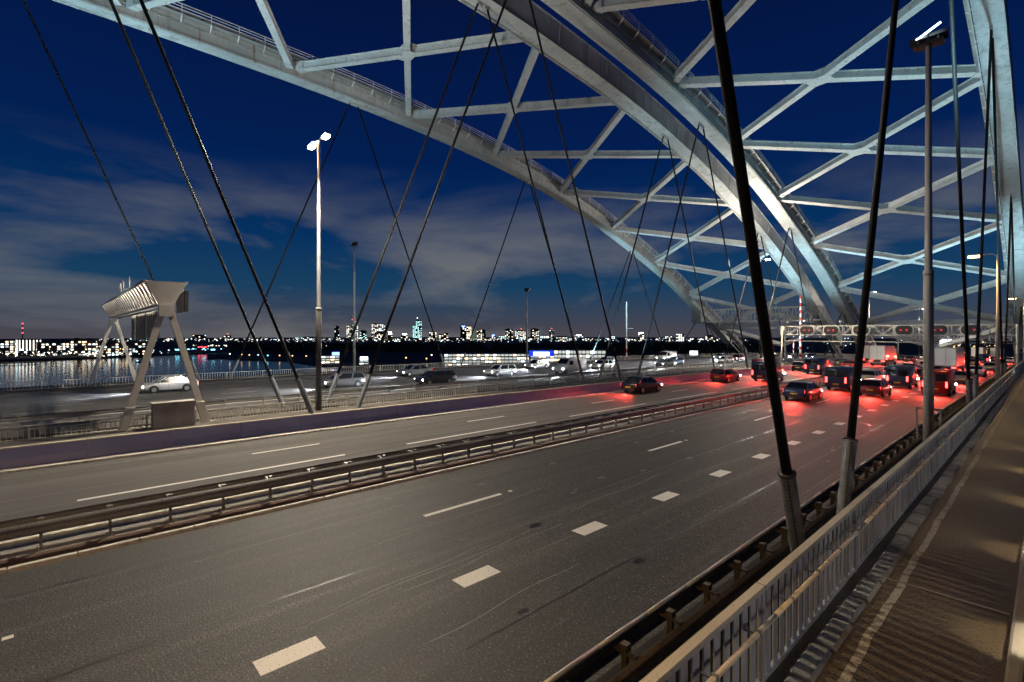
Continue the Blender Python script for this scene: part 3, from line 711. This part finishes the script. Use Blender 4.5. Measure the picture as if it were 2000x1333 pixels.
def striped(X, Y, z0, zt, r, n, label, whole=0):
    t = tag(empty('striped_mast', (X, Y, zr(Y)+z0)), label, 'mast', 'red and white masts')
    for k in range(n):
        MB().tube([(0, 0, zt*k/n), (0, 0, zt*(k+1)/n)], r*(1-.3*k/n), 8).build('band', (redpaint if k % 2 == 0 and k/n < 1-whole else whitepaint), t, True)
    return t
striped(-33.4, 108, 0, 13.6, .2, 19, 'red and white striped mast beside the lane signal gantry leg')
striped(-34.0, 106, 0, 4.6, .12, 7, 'short red and white striped post left of the tall striped mast')
sm2 = striped(-72.5, 106, -6, 20.0, .22, 22, 'tall slim mast beyond the far railing, white above red bands', .62)
MB().box(.2, 1.9, -.1, .1, 13.2, 13.32).build('arm', whitepaint, sm2)
striped(-20.3, 240, 0, 11, .2, 15, 'orange-white striped mast far off under the middle of the signals')

# ---------------------------------------------------------------- vehicles standing in the lanes
def loft(st, ring):
    mb = MB(); n = len(ring(st[0]))
    for s in st: mb.v += ring(s)
    for i in range(len(st)-1):
        for k in range(n):
            a = i*n+k; c = i*n+(k+1) % n; mb.f.append((a, c, c+n, a+n))
    mb.f.append(tuple(range(n))[::-1]); m_ = (len(st)-1)*n; mb.f.append(tuple(range(m_, m_+n))); return mb
def body_ring(s):
    y, z0, z1, w_ = s; zm = z0+(z1-z0)*.45
    return [(-w_*.9, y, z0), (-w_, y, z0+.1), (-w_, y, zm), (-w_*.985, y, z1-.08), (-w_*.9, y, z1), (0, y, z1+.025), (w_*.9, y, z1), (w_*.985, y, z1-.08), (w_, y, zm), (w_, y, z0+.1), (w_*.9, y, z0)]
wh_t = MB().tube([(-.1, 0, 0), (-.085, 0, 0), (.085, 0, 0), (.1, 0, 0)], [.27, .31, .31, .27], 18).mesh('tyre', tyrem, True)
wh_r = MB().tube([(-.105, 0, 0), (.105, 0, 0)], .2, 10).mesh('rim', rimm)
for k_ in range(5): pass
def add_wheels(t, ys, x, sc=1.0):
    for y in ys:
        for s in (-1, 1):
            w_ = obj('wheel', wh_t, t, (s*x, y, .31*sc)); w_.scale = (sc, sc, sc); obj('rim', wh_r, w_)
def lamps(t, yr, yf, x, zr_, zf, wr=.34, hr_=.2, wf=.38, towards=False):
    for s in (-1, 1):
        o = MB().hexa([(x*s-wr/2, yr-.035, zr_-hr_/2), (x*s+wr/2, yr-.035, zr_-hr_/2), (x*s+wr/2, yr+.06, zr_-hr_/2), (x*s-wr/2, yr+.06, zr_-hr_/2),
                       (x*s-wr/2, yr-.02, zr_+hr_/2), (x*s+wr/2, yr-.02, zr_+hr_/2), (x*s+wr/2, yr+.06, zr_+hr_/2), (x*s-wr/2, yr+.06, zr_+hr_/2)]).build('tail_light', redlamp, t)
        MB().box(x*s-wf/2, x*s+wf/2, yf-.06, yf+.03, zf-.08, zf+.07).build('headlight', headlamp, t)
    if towards:
        spot('headlight_beam', (0, yf+.1, zf), (0, yf+16, -.2), 9000, (.82, .90, 1), 105, t, .9, .35)
    else:
        spot('tail_light_glow', (0, yr-.15, zr_), (0, yr-2.6, -1.3), 2300, (1, .045, .03), 104, t, .8, .3)
def car(kind, m, towards):
    t = empty('car')
    if kind == 'hatchback':
        st = [(-2.05, .40, .82, .74), (-1.98, .30, .94, .83), (-1.3, .22, .96, .88), (0, .20, .94, .89), (.9, .22, .92, .88), (1.55, .24, .82, .86), (1.92, .28, .72, .80), (2.06, .38, .60, .70)]
        b0, b1, r0, r1, ht = -1.98, 1.12, -1.52, .22, 1.47
    elif kind == 'estate':
        st = [(-2.3, .40, .84, .76), (-2.22, .30, .95, .84), (-1.4, .22, .97, .89), (0, .20, .95, .90), (1.0, .22, .93, .89), (1.7, .24, .83, .87), (2.15, .28, .72, .80), (2.3, .38, .60, .70)]
        b0, b1, r0, r1, ht = -2.2, 1.2, -1.85, .3, 1.48
    else:                                                    # saloon
        st = [(-2.3, .40, .84, .74), (-2.22, .30, .97, .82), (-1.4, .22, 1.0, .88), (0, .20, .95, .89), (1.0, .22, .93, .88), (1.7, .24, .83, .86), (2.15, .28, .72, .80), (2.3, .38, .60, .70)]
        b0, b1, r0, r1, ht = -1.75, 1.2, -1.0, .3, 1.45
    bd = loft(st, body_ring).build('body', m, t, True)
    wb_, wt = .83, .63
    MB().hexa([(-wb_, b0, .93), (wb_, b0, .93), (wb_, b1, .91), (-wb_, b1, .91), (-wt, r0, ht-.03), (wt, r0, ht-.03), (wt, r1, ht-.03), (-wt, r1, ht-.03)]).build('windows', glassm, t)
    rf = MB(); rf.hexa([(-wt-.03, r0-.05, ht-.05), (wt+.03, r0-.05, ht-.05), (wt+.03, r1+.05, ht-.05), (-wt-.03, r1+.05, ht-.05), (-wt+.1, r0+.1, ht+.02), (wt-.1, r0+.1, ht+.02), (wt-.1, r1-.1, ht+.02), (-wt+.1, r1-.1, ht+.02)])
    for s in (-1, 1):
        for f0, f1 in ((0.0, 0.0), (.46, .44), (1, 1)):
            rf.bar((s*(wb_+.004), b0+(b1-b0)*f0, .93), (s*(wt+.004), r0+(r1-r0)*f1, ht-.02), .09, .05, (1, 0, 0))
    rf.build('roof', m, t)
    add_wheels(t, (-1.28, 1.3), .82)
    wa = MB()
    for y in (-1.28, 1.3):
        for s in (-1, 1): wa.tube([(s*.80, y, .34), (s*.896, y, .34)], .37, 18)
    wa.build('wheel_arch', blackm, t)
    sm = MB()
    for y in (-.72, .18, .95):
        for s in (-1, 1): sm.box(s*.893-.004, s*.893+.004, y-.008, y+.008, .30, .90)
    sm.build('door_seam', blackm, t); MB().box(-.885, .885, -.9, .9, .17, .24).build('sill', blackm, t)
    MB().box(-.26, .26, st[0][0]-.03, st[0][0]+.02, .56, .67).build('number_plate', platem, t)
    MB().box(-.7, .7, st[0][0]-.02, st[0][0]+.05, .34, .46).build('bumper', blackm, t)
    for s in (-1, 1): MB().box(s*.9-.1, s*.9+.1, .78, .9, .93, 1.07).build('mirror', m, t)
    lamps(t, st[1][0], st[-2][0], .62, .80, .62, towards=towards)
    return t
def van(m, towards):
    t = empty('van')
    st = [(-2.75, .4, 2.1, .90), (-2.68, .32, 2.25, .96), (0, .3, 2.28, .98), (.9, .3, 2.24, .97), (1.55, .3, 1.45, .95), (2.3, .34, 1.12, .90), (2.5, .42, .85, .8)]
    loft(st, body_ring).build('body', m, t, True)
    MB().hexa([(-.82, .98, 2.1), (.82, .98, 2.1), (.84, 1.6, 1.45), (-.84, 1.6, 1.45), (-.80, 1.05, 2.13), (.80, 1.05, 2.13), (.83, 1.66, 1.49), (-.83, 1.66, 1.49)]).build('windscreen', glassm, t)
    for s in (-1, 1): MB().box(s*.975-.012, s*.975+.012, .25, 1.1, 1.3, 1.9).build('side_window', glassm, t)
    for s in (-1, 1): MB().box(s*.43-.36, s*.43+.36, -2.77, -2.72, 1.35, 1.95).build('rear_window', glassm, t)
    add_wheels(t, (-1.6, 1.65), .86, 1.12); MB().box(-.26, .26, -2.79, -2.74, .6, .71).build('number_plate', platem, t)
    lamps(t, -2.74, 2.42, .80, 1.05, .82, .14, .5, towards=towards); return t
def lorry(m, towards):
    t = empty('lorry')
    MB().box(-1.25, 1.25, -6.0, 3.0, 1.15, 3.85).build('cargo_box', m, t)
    fr = MB().box(-1.27, 1.27, -6.03, -5.93, 1.1, 1.25).box(-1.27, 1.27, -6.03, -5.93, 3.75, 3.88)
    for x in (-1.23, 0, 1.19): fr.box(x, x+.06, -6.03, -5.93, 1.25, 3.75)
    fr.build('rear_frame', galv, t)
    loft([(3.2, .6, 3.2, 1.15), (3.3, .5, 3.4, 1.2), (4.6, .5, 3.3, 1.2), (5.1, .5, 2.0, 1.18), (5.2, .5, 1.2, 1.1)], body_ring).build('cab', m, t)
    MB().hexa([(-1.0, 4.72, 3.1), (1.0, 4.72, 3.1), (1.02, 5.1, 2.05), (-1.02, 5.1, 2.05), (-1.0, 4.8, 3.12), (1.0, 4.8, 3.12), (1.02, 5.17, 2.07), (-1.02, 5.17, 2.07)]).build('windscreen', glassm, t)
    MB().box(-.5, .5, -5.8, 3.6, .7, 1.1).build('chassis', blackm, t); MB().box(-1.1, 1.1, -5.95, -5.85, .5, .68).build('bumper', galv_d, t)
    add_wheels(t, (-4.6, -3.4, 4.2), 1.05, 1.6)
    lamps(t, -5.96, 5.18, .95, .92, .85, .5, .16, towards=towards)
    return t
paints = {n: mat('paint_'+n, c, .3, .2, coat=.6) for n, c in (('black', (.012, .012, .014)), ('silver', (.45, .46, .47)), ('white', (.7, .7, .68)), ('dark blue', (.015, .03, .09)), ('red', (.25, .012, .012)), ('grey', (.12, .125, .13)))}
CACHE = {}
def vehicle(kind, colour, towards):
    key = (kind, colour, towards)
    if key in CACHE: return copy_tree(CACHE[key])
    m = paints[colour]
    t = van(m, towards) if kind == 'van' else lorry(m, towards) if kind == 'lorry' else car(kind, m, towards)
    CACHE[key] = t; return t
ORD = ['first', 'second', 'third', 'fourth', 'fifth', 'sixth', 'seventh', 'eighth', 'ninth', 'tenth', 'eleventh', 'twelfth', 'thirteenth', 'fourteenth', 'fifteenth']
lanes = [(-10.5, (54, 65, 77, 89, 102, 117, 138, 156, 180, 204, 233), 'middle lane of the near carriageway', False, 0),
         (-14.1, (46, 58, 69, 82, 94, 108, 126, 150, 172, 197, 226), 'lane beside the median guard rail', False, 0),
         (-6.8, (60, 76, 94, 113, 140, 170, 205), 'exit lane on the right', False, 0),
         (-25.6, (40, 57, 70, 84, 104, 130, 158, 190), 'lane beside the lavender barrier', False, 0),
         (-22.5, (62, 80, 98, 122, 150, 180), 'right lane of the middle carriageway', False, 0),
         (-46.4, (31, 54, 80, 104, 131, 160), 'nearest lane of the far bridge', True, LD),
         (-50.0, (-6, 22, 44, 66, 90, 118, 150), 'second lane of the far bridge', True, LD),
         (-57.2, (8, 35, 58, 77, 99, 125, 158), 'outer lane of the far bridge', True, LD)]
cols = list(paints); vr = random.Random(3)
for X, ys, ln, tw, bz in lanes:
    for i, y in enumerate(ys):
        kind = vr.choices(['hatchback', 'estate', 'saloon', 'van', 'lorry'], [5, 4, 4, 2, .8 if y > 90 else 0])[0]
        c = vr.choice(cols); c = 'white' if kind == 'lorry' else c
        v = vehicle(kind, c, tw); v.location = (X + vr.uniform(-.2, .2), y, zr(y)+bz+.006); v.rotation_euler = (-1.4e-4*(y-CY)*(1 if not tw else -1), 0, math.pi if tw else 0)
        tag(v, f'{c} {kind} with lit {"headlights" if tw else "tail lights"}, {ORD[i]} in the {ln}', 'van' if kind == 'van' else 'lorry' if kind == 'lorry' else 'car', 'traffic on the bridges')

# ---------------------------------------------------------------- the city beyond the river
cr_ = random.Random(11)
bwall = [mat('city_wall_%s' % n, c, .9) for n, c in (('brown', (.05, .042, .038)), ('grey', (.05, .052, .058)), ('dark', (.02, .021, .026)), ('pale', (.16, .155, .15)))]
glow = [mat('window_glow_%s' % n, (.05, .05, .05), .5, emit=c, estr=e) for n, c, e in
        (('white', (1, .95, .86), 3.2), ('cool', (.72, .93, 1), 3.0), ('warm', (1, .76, .48), 2.6), ('teal', (.40, 1, .92), 2.4), ('dim', (.8, .85, .8), .8))]
bluesign = mat('blue_sign', (.05, .05, .1), .5, emit=(.12, .2, 1), estr=6)
whitesign = mat('white_sign', (.5, .5, .5), .5, emit=(.75, .88, 1), estr=5)
redb = mat('beacon_red', (.1, .01, .01), .5, emit=(1, .06, .08), estr=5)
GZ = WZ + 1.6
def local(px, d):                           # a spot on the ground with its local axes: x along the view's horizontal, y away
    p = at(px, 650, d); v = Vector((p.x, p.y, 0)); hd = math.atan2(v.y, v.x) - math.pi/2
    return v, hd
def building(label, px0, px1, ytop, d, wall=0, lit=.35, fl=4.0, bay=5.0, tones=(0, 1, 2), win=(.6, .5), crown=None, beacon=False, steps=None, gz=GZ, depth=None, cat='building', name='far_building'):
    v, hd = local((px0+px1)/2, d); wd = (px1-px0)/968*d; ht = (650-ytop)/968*d + H - gz
    t = tag(empty(name, (v.x, v.y, gz), hd), label, cat, 'buildings of the skyline')
    dp = depth or max(10, min(wd*.8, 26))
    parts = steps or [(0, 1, 1)]
    for (f0, f1, hf) in parts:
        x0 = -wd/2+wd*f0; x1 = -wd/2+wd*f1; h_ = ht*hf
        MB().box(x0, x1, 0, dp, 0, h_).build('block', bwall[wall], t)
        MB().box(x0+.25*(x1-x0), x0+.6*(x1-x0), dp*.2, dp*.7, h_, h_+min(3.5, h_*.06)).build('roof_house', bwall[2], t)
        nx = max(1, int((x1-x0)/bay)); nz = max(1, int(h_/fl)); by = {k: MB() for k in tones}
        bx = (x1-x0)/nx
        for i in range(nx):
            col_on = cr_.random() < .25
            for j in range(nz):
                if cr_.random() < (lit*1.5 if col_on else lit):
                    k = cr_.choice(tones); cx = x0+bx*(i+.5); cz = fl*(j+.5)
                    by[k].box(cx-bx*win[0]/2, cx+bx*win[0]/2, -.25, -.05, cz-fl*win[1]/2, cz+fl*win[1]/2)
        ny = max(1, int(dp/bay))
        for s_, xx in ((-1, x0), (1, x1)):
            for i in range(ny):
                for j in range(nz):
                    if cr_.random() < lit*.6:
                        k = cr_.choice(tones); cy = dp*(i+.5)/ny; cz = fl*(j+.5)
                        by[k].box(min(xx+s_*.05, xx+s_*.25), max(xx+s_*.05, xx+s_*.25), cy-bay*.25, cy+bay*.25, cz-fl*win[1]/2, cz+fl*win[1]/2)
        for k, mb in by.items():
            if mb.f: tag(mb.build('lit_windows', glow[k], t), kind='stuff')
    if beacon:
        MB().tube([(0, dp/2, ht), (0, dp/2, ht+beacon)], .5, 6).build('antenna', bwall[3], t); MB().box(-2, 2, dp/2-2, dp/2+2, ht+beacon, ht+beacon+4).build('beacon', redb if beacon < 12 else whitesign, t)
    if crown:
        MB().box(-wd*.3, wd*.3, -1, 0, ht-crown[1], ht-crown[1]*.2).build('roof_sign', crown[0], t)
    return t
# waterfront blocks on the far bank, left
quay = [(-40, -6, 667, 'brown brick block with scattered lit windows cut by the left edge'), (-4, 22, 664.5, 'dark stepped apartment block first from the left on the far bank'),
        (24, 40, 667, 'low lit block between the first apartments and the bright striped hall'), (75, 93, 668, 'brown flat block right of the bright striped hall'),
        (95, 116, 666, 'brown flat block with warm windows left of the dark gabled block'), (118, 139, 667.5, 'long brown block with balconies over the quay'),
        (141, 163, 662.5, 'taller dark block with a lit stair shaft on its roof line'), (165, 185, 663, 'dark pair of blocks left of the far gantry leg'), (187, 203, 668, 'small block just left of the far gantry leg'),
        (206, 236, 671, 'low warm-lit restaurant block behind the far gantry legs'), (240, 262, 672, 'low block seen between the far gantry legs'), (266, 296, 670, 'low block left of the near gantry leg over the water')]
for i, (a, c, yt, lb) in enumerate(quay):
    building(lb, a, c, yt, 612+12*(i % 3), i % 3, .42, 3.1, 3.4, (0, 1, 2, 4, 2), (.62, .55), depth=16)
hall = building('bright hall with tall white vertical light strips on the far bank', 43, 75, 665, 606, 0, .1, 3.2, 4)
for k in range(7):
    x = -9.2+3.05*k; MB().box(x-.45, x+.45, -.4, -.06, 7, 19.6).build('light_strip', glow[0], hall)
pyl = tag(empty('light_pylon', (*local(32.5, 590)[0][:2], GZ), local(32.5, 590)[1]), 'slim lit white pylon left of the bright striped hall', 'pylon')
MB().box(-.9, .9, -.9, .9, 0, 20.5).build('shaft', bwall[3], pyl); MB().box(-.6, -.1, -1.0, -.91, 1, 20).box(.2, .6, -1.0, -.91, 1, 20).build('light_strip', glow[1], pyl)
rm = tag(empty('radio_mast', (*local(44, 1500)[0][:2], GZ)), 'dark radio mast with red lights above the striped hall', 'mast')
MB().tube([(0, 0, 0), (0, 0, 56)], [1.5, .6], 6).build('shaft', bwall[2], rm)
for z in (28, 42, 56): MB().box(-1.6, 1.6, -1.6, 1.6, z-1.6, z+1.6).build('beacon', redb, rm)
# skyline towers
sky_b = [(378, 401, 654.5, 2300, 2, .16, 'dark broad tower block alone left of centre on the skyline', {}),
  (421, 432, 661, 2200, 2, .2, 'squat dark block with one red light left of the red-topped pair', {}),
  (438, 451, 655.5, 2500, 1, .3, 'slab block with red roof lights near the crossing hangers', dict(beacon=6)),
  (508, 512, 658, 2600, 2, .1, 'thin dark chimney-like tower between the crossing hangers', {}),
  (577, 590, 661, 2300, 1, .45, 'low teal-lit block left of the foreground lamp pole', dict(tones=(3, 1))),
  (593, 616, 658, 2400, 2, .4, 'wide block with teal edge lights left of the foreground lamp pole', dict(tones=(3, 1, 0))),
  (653, 663, 637.5, 2600, 2, .22, 'dark slender tower just right of the foreground lamp pole', {}),
  (677, 699, 627, 2700, 1, .5, 'tall stepped tower pair behind the slim dark mast', dict(steps=[(0, .5, .72), (.5, 1, 1)], beacon=5)),
  (703, 716, 646, 2500, 2, .4, 'short block with green light right of the slim dark mast', dict(tones=(3, 0))),
  (726, 752, 633, 2600, 2, .5, 'broad twin tower with bright stacked windows left of the blue sign tower', dict(steps=[(0, .62, 1), (.62, 1, .97)])),
  (757, 767, 647, 2500, 1, .3, 'small tower crowned with a glowing blue-white sign', dict(crown=(whitesign, 18))),
  (783, 796, 651, 2500, 1, .45, 'pale low tower left of the tallest teal tower', dict(crown=(whitesign, 9))),
  (806, 824, 627, 2700, 1, .75, 'tallest tower, teal lit throughout with a white mast light', dict(tones=(3, 1, 3), beacon=14, steps=[(0, .35, .74), (.35, 1, 1)])),
  (838, 853, 649, 1900, 2, .45, 'dark block of scattered windows right of the tallest tower', {}),
  (857, 876, 651, 1700, 2, .45, 'wide dark stepped block below the right-hand hanger', dict(steps=[(0, .5, .85), (.5, 1, 1)])),
  (879, 890, 664, 1600, 2, .5, 'low block between the wide stepped block and the tall dark pair', {}),
  (899, 911, 636, 1800, 2, .28, 'tall dark tower with blue left edge at the hanger foot', dict(crown=(bluesign, 5))),
  (911, 921, 638, 1750, 0, .75, 'tall brown tower with bright stacked balcony rows', dict(tones=(0, 2, 0))),
  (931, 949, 644, 1900, 2, .42, 'dark tower of scattered windows right of the pale green shaft', {}),
  (960, 968, 653, 2400, 1, .3, 'small tower with a blue top left of the cyan block', dict(crown=(bluesign, 9))),
  (974, 986, 656, 2400, 1, .7, 'low cyan-lit block left of the centre-right cluster', dict(tones=(3, 1))),
  (986, 1002, 643, 2300, 2, .4, 'dark tower with white windows left end of the bright cluster', {}),
  (1006, 1030, 646, 2500, 1, .75, 'wide brightly lit block with red beacon in the bright cluster', dict(beacon=6)),
  (1036, 1053, 642.5, 2300, 2, .35, 'dark tower at the middle of the bright cluster by the slim mast', {}),
  (1055, 1072, 655, 2500, 1, .75, 'low very bright block right of the slim mast', dict(tones=(0, 1))),
  (1073, 1082, 645, 2600, 1, .5, 'narrow tower with white and red roof lights in the cluster', dict(beacon=6)),
  (1086, 1108, 657, 2400, 2, .55, 'low scattered block at the right end of the bright cluster', {}),
  (1122, 1139, 654, 2300, 1, .5, 'block with lit top floor between two hangers right of the cluster', dict(crown=(whitesign, 5))),
  (1190, 1201, 657, 2300, 2, .5, 'low block left of the slim white mast', {}), (1246, 1258, 649, 1700, 2, .4, 'narrow tower with lit top right of the slim white mast', dict(crown=(whitesign, 5))),
  (1296, 1312, 657, 2300, 1, .5, 'low bright block right of the narrow lit-top tower', {}), (1321, 1336, 652, 1600, 1, .7, 'bright white tower by the foot of the far rib', dict(tones=(0, 1))),
  (1378, 1392, 655, 2000, 1, .6, 'pale lit block behind the foot of the far rib', {})]
for a, c, yt, d, wl, lt, lb, kw in sky_b:
    building(lb, a, c, yt, d, wl, lt, 6.0 if d > 2000 else 5, 7.5 if d > 2000 else 6, kw.pop('tones', (0, 1, 2, 4)), (.6, .5), **kw)
gs = tag(empty('lit_shaft', (*local(924.5, 1740)[0][:2], GZ), local(924.5, 1740)[1]), 'pale green lit shaft beside the tall brown tower', 'tower')
MB().box(-5, 5, 0, 10, 0, 44).build('shaft', mat('pale_green_render', (.30, .42, .28), .8, emit=(.35, .55, .32), estr=.22), gs)
# long strings of street and house lights nobody could count
def dots(name, label, n, fx, fy, fd, sz, tone):
    mb = MB()
    for i in range(n):
        px, py, d = fx(), fy(), fd(); p = at(px, py, d); s_ = sz*d/1000*cr_.choice((.3, .4, .5, .6, .8, 1.1)); mb.box(p.x-s_, p.x+s_, p.y-s_, p.y+s_, p.z-s_*.8, p.z+s_*.8)
    tag(mb.build(name, tone), label, 'city lights', kind='stuff')
U = cr_.uniform
brights = [mat('street_glow_%s' % n, (.1, .1, .1), .5, emit=c, estr=e) for n, c, e in (('white', (1, .88, .70), 4), ('cool', (.70, .92, 1), 3.2), ('amber', (1, .55, .18), 4), ('cyan', (.2, .75, 1), 5))]
dots('city_lights', 'scattered white street lights along the far horizon', 520, lambda: U(190, 1420), lambda: U(662, 669), lambda: U(1500, 2200), .8, brights[0])
dots('city_lights', 'scattered cool lights among the low roofs on the horizon', 380, lambda: U(200, 1420), lambda: U(661, 672), lambda: U(1400, 2000), .75, brights[1])
dots('city_lights', 'bright quay lamps along the left waterfront', 70, lambda: U(-20, 240), lambda: U(687, 696), lambda: U(572, 584), .95, brights[0])
dots('city_lights', 'cool quay lamps along the left waterfront', 46, lambda: U(-20, 330), lambda: U(684, 692), lambda: U(590, 610), .9, brights[1])
dots('city_lights', 'amber lamps around the waterfront restaurants', 30, lambda: U(195, 250), lambda: U(680, 688), lambda: U(600, 640), .9, brights[2])
dots('city_lights', 'cyan lamps of the lit wharf left of the crossing hangers', 26, lambda: U(335, 440), lambda: U(681, 684), lambda: U(690, 715), 1.3, brights[3])
dots('city_lights', 'red brake lights on the wharf road', 24, lambda: U(384, 404), lambda: U(677, 679.5), lambda: U(760, 800), .9, redb)
dots('city_lights', 'row of white lights above the wharf', 70, lambda: U(350, 640), lambda: U(674, 677.5), lambda: U(900, 1100), .8, brights[0])
dots('city_lights', 'amber lights of the far shore beyond the bridge end', 80, lambda: U(1840, 1960), lambda: U(664, 692), lambda: U(420, 900), .9, brights[2])
dots('city_lights', 'cool lights of the far shore beyond the bridge end', 90, lambda: U(1440, 1960), lambda: U(656, 690), lambda: U(500, 1200), .7, brights[1])
# dark wood on the headland
woodm = mat('night_foliage', (.035, .05, .022), .95)
mb = MB()
ICO = [(0, 0, -1), (.72, -.53, -.45), (-.28, -.85, -.45), (-.89, 0, -.45), (-.28, .85, -.45), (.72, .53, -.45), (.28, -.85, .45), (-.72, -.53, .45), (-.72, .53, .45), (.28, .85, .45), (.89, 0, .45), (0, 0, 1)]
ICF = [(0,1,2),(1,0,5),(0,2,3),(0,3,4),(0,4,5),(1,5,10),(2,1,6),(3,2,7),(4,3,8),(5,4,9),(1,10,6),(2,6,7),(3,7,8),(4,8,9),(5,9,10),(6,10,11),(7,6,11),(8,7,11),(9,8,11),(10,9,11)]
def clump(mb, c, r):
    n = len(mb.v); mb.v += [(c[0]+x*r*U(.7, 1.25), c[1]+y_*r*U(.7, 1.25), c[2]+z*r*U(.6, 1.1)) for x, y_, z in ICO]; mb.f += [tuple(n+i for i in f) for f in ICF]
for i in range(620):
    px = U(455, 1480); d = U(690, 900) if px < 900 else U(560, 900)
    p = at(px, 650, d); ht = U(8, 13) * (1.0 if px < 1110 else 1.15)
    for k in range(7):
        hh = U(.25, 1)*ht; clump(mb, (p.x+U(-4, 4), p.y+U(-4, 4), GZ+hh), U(1.3, 3.2)*(1.15-.45*hh/ht))
tag(mb.build('headland_wood', woodm), 'dark mass of night trees on the headland below the skyline', 'wood', kind='stuff')
def shore_lamp(px, py, d, label, tone):
    p = at(px, py, d); g_ = WZ+1.0; t = tag(empty('shore_lamp', (p.x, p.y, g_)), label, 'street lamp', 'lamps along the headland shore'); hz = p.z-g_
    MB().tube([(0, 0, 0), (0, 0, hz)], .12, 6).build('pole', polem, t); MB().tube([(0, 0, hz-.4), (0, 0, hz+.1), (0, 0, hz+.7)], [.35, .8, .3], 8).build('globe', tone, t)
nm = ['first', 'second', 'third', 'fourth', 'fifth', 'sixth', 'seventh', 'eighth', 'ninth', 'tenth', 'eleventh']
for i, (px, py, k) in enumerate(((449, 692, 0), (472, 693, 2), (487, 694, 2), (504, 694, 1), (523, 695, 3), (546, 695, 2), (571, 695.5, 2), (598, 696, 2), (793, 699.5, 2), (833, 701, 2), (843, 694, 0))):
    shore_lamp(px, py, 560 if px < 700 else 480, '%s lamp from the left along the dark headland shore' % nm[i], brights[k])
# low lit office on the near bank
def office(px0, px1, ytop, floors, label, sign=None, d=432):
    v, hd = local((px0+px1)/2, d); wd = (px1-px0)/968*d; gz = WZ+1.0; ht = (650-ytop)/968*d+H-gz
    t = tag(empty('office_building', (v.x, v.y, gz), hd), label, 'office', 'lit offices on the near bank')
    fh = ht/floors; MB().box(-wd/2, wd/2, .3, 18, 0, ht-.2).build('block', bwall[1], t)
    for j in range(floors+1):
        MB().box(-wd/2-.6, wd/2+.6, -.9, 18.4, fh*j-.22 if j else 0, fh*j+.12).build('floor_slab', bwall[3], t)
    n = int(wd/3.4); bw = wd/n
    for j in range(floors):
        for i in range(n):
            x = -wd/2+bw*(i+.5); k = cr_.choices([0, 1, 2, 4], [2, 1, 2, 8])[0]
            MB().box(x-bw*.42, x+bw*.42, .05, .28, fh*j+.5, fh*(j+1)-.7).build('window', glow[k], t)
            MB().box(x+bw*.46, x+bw*.54, -.1, .29, fh*j+.1, fh*(j+1)-.25).build('mullion', bwall[3], t)
    if sign:
        MB().box(sign[0]*wd, sign[1]*wd, -1.0, -.4, ht+.2, ht+3.2).build('roof_sign', sign[2], t)
    return t
office(868, 1033, 691, 4, 'left wing of the long lit office below the skyline')
of = office(1036, 1182, 684, 4, 'right wing of the long lit office with a glowing blue-white roof sign')
MB().box(-30, -16, -1.2, -.5, 9.2, 12.4).build('roof_sign', mat('sign_blue_white', (.2, .2, .5), .5, emit=(.35, .5, 1), estr=7), of)
MB().box(-34, -12, -.45, -.1, 8.6, 13.6).build('sign_board', mat('sign_blue_glow', (.02, .03, .3), .5, emit=(.02, .06, 1), estr=.9), of)
office(628, 662, 695, 3, 'small blue-lit waterfront building right of the foreground lamp pole', (.1, .5, bluesign), 470)
office(702, 720, 704, 2, 'small white-lit kiosk building by the slim dark mast', (-.4, .4, whitesign), 455)
def billboard(px, py, wpx, hpx, d, gz, label, m):
    p = at(px, py, d); v, hd = local(px, d); t = tag(empty('billboard', (p.x, p.y, gz), hd), label, 'billboard', 'lit billboards'); wd, hg = wpx/968*d, hpx/968*d; zc = p.z-gz
    MB().box(-wd/2-.3, wd/2+.3, .02, .8, zc-hg/2-.3, zc+hg/2+.3).build('frame', darkm, t); MB().box(-wd/2, wd/2, -.1, 0, zc-hg/2, zc+hg/2).build('screen', m, t)
    for s_ in (-1, 1): MB().tube([(s_*wd*.3, .4, 0), (s_*wd*.3, .4, zc-hg/2)], .3, 8).build('post', darkm, t)
billboard(1355, 690, 14, 8, 330, WZ+1, 'small white-blue lit billboard left of the far rib foot', whitesign)
billboard(1847, 668, 17, 10, 420, -20, 'bright white-blue lit billboard under the lane signals', whitesign)
# moored boat and buoy light on the river
bp_ = at(271, 706, gd(708)); bt_ = tag(empty('boat', (bp_.x, bp_.y, WZ), R(60)), 'small dark blue boat on the river behind the near gantry leg', 'boat')
loft([(-4, -.2, .9, 1.1), (-2, -.3, .9, 1.5), (1.5, -.3, 1.0, 1.5), (3.6, -.1, 1.3, .7), (4.4, .5, 1.5, .1)], body_ring).build('hull', mat('boat_blue', (.02, .06, .2), .4), bt_)
MB().hexa([(-1.1, -2.5, .9), (1.1, -2.5, .9), (1.1, 1.2, .95), (-1.1, 1.2, .95), (-.9, -2.2, 2.6), (.9, -2.2, 2.6), (.9, .5, 2.6), (-.9, .5, 2.6)]).build('cabin', whitepaint, bt_)
MB().box(-.7, .7, -2.55, -2.42, 1.5, 2.2).build('cabin_light', glow[1], bt_)
jp = [ground_pt(-30, 713.5, WZ), ground_pt(70, 711, WZ)]
jt = tag(empty('jetty', (0, 0, 0)), 'low dark jetty reaching out from the left edge over the water', 'jetty')
MB().bar(Vector(jp[0])+Vector((0, 0, 1.2)), Vector(jp[1])+Vector((0, 0, 1.2)), 5, .8).build('deck', bwall[2], jt)
for k in range(8):
    p = Vector(jp[0]).lerp(Vector(jp[1]), k/7); MB().tube([p-Vector((0, 0, 1)), p+Vector((0, 0, 1.6))], .4, 6).build('pile', bwall[2], jt)
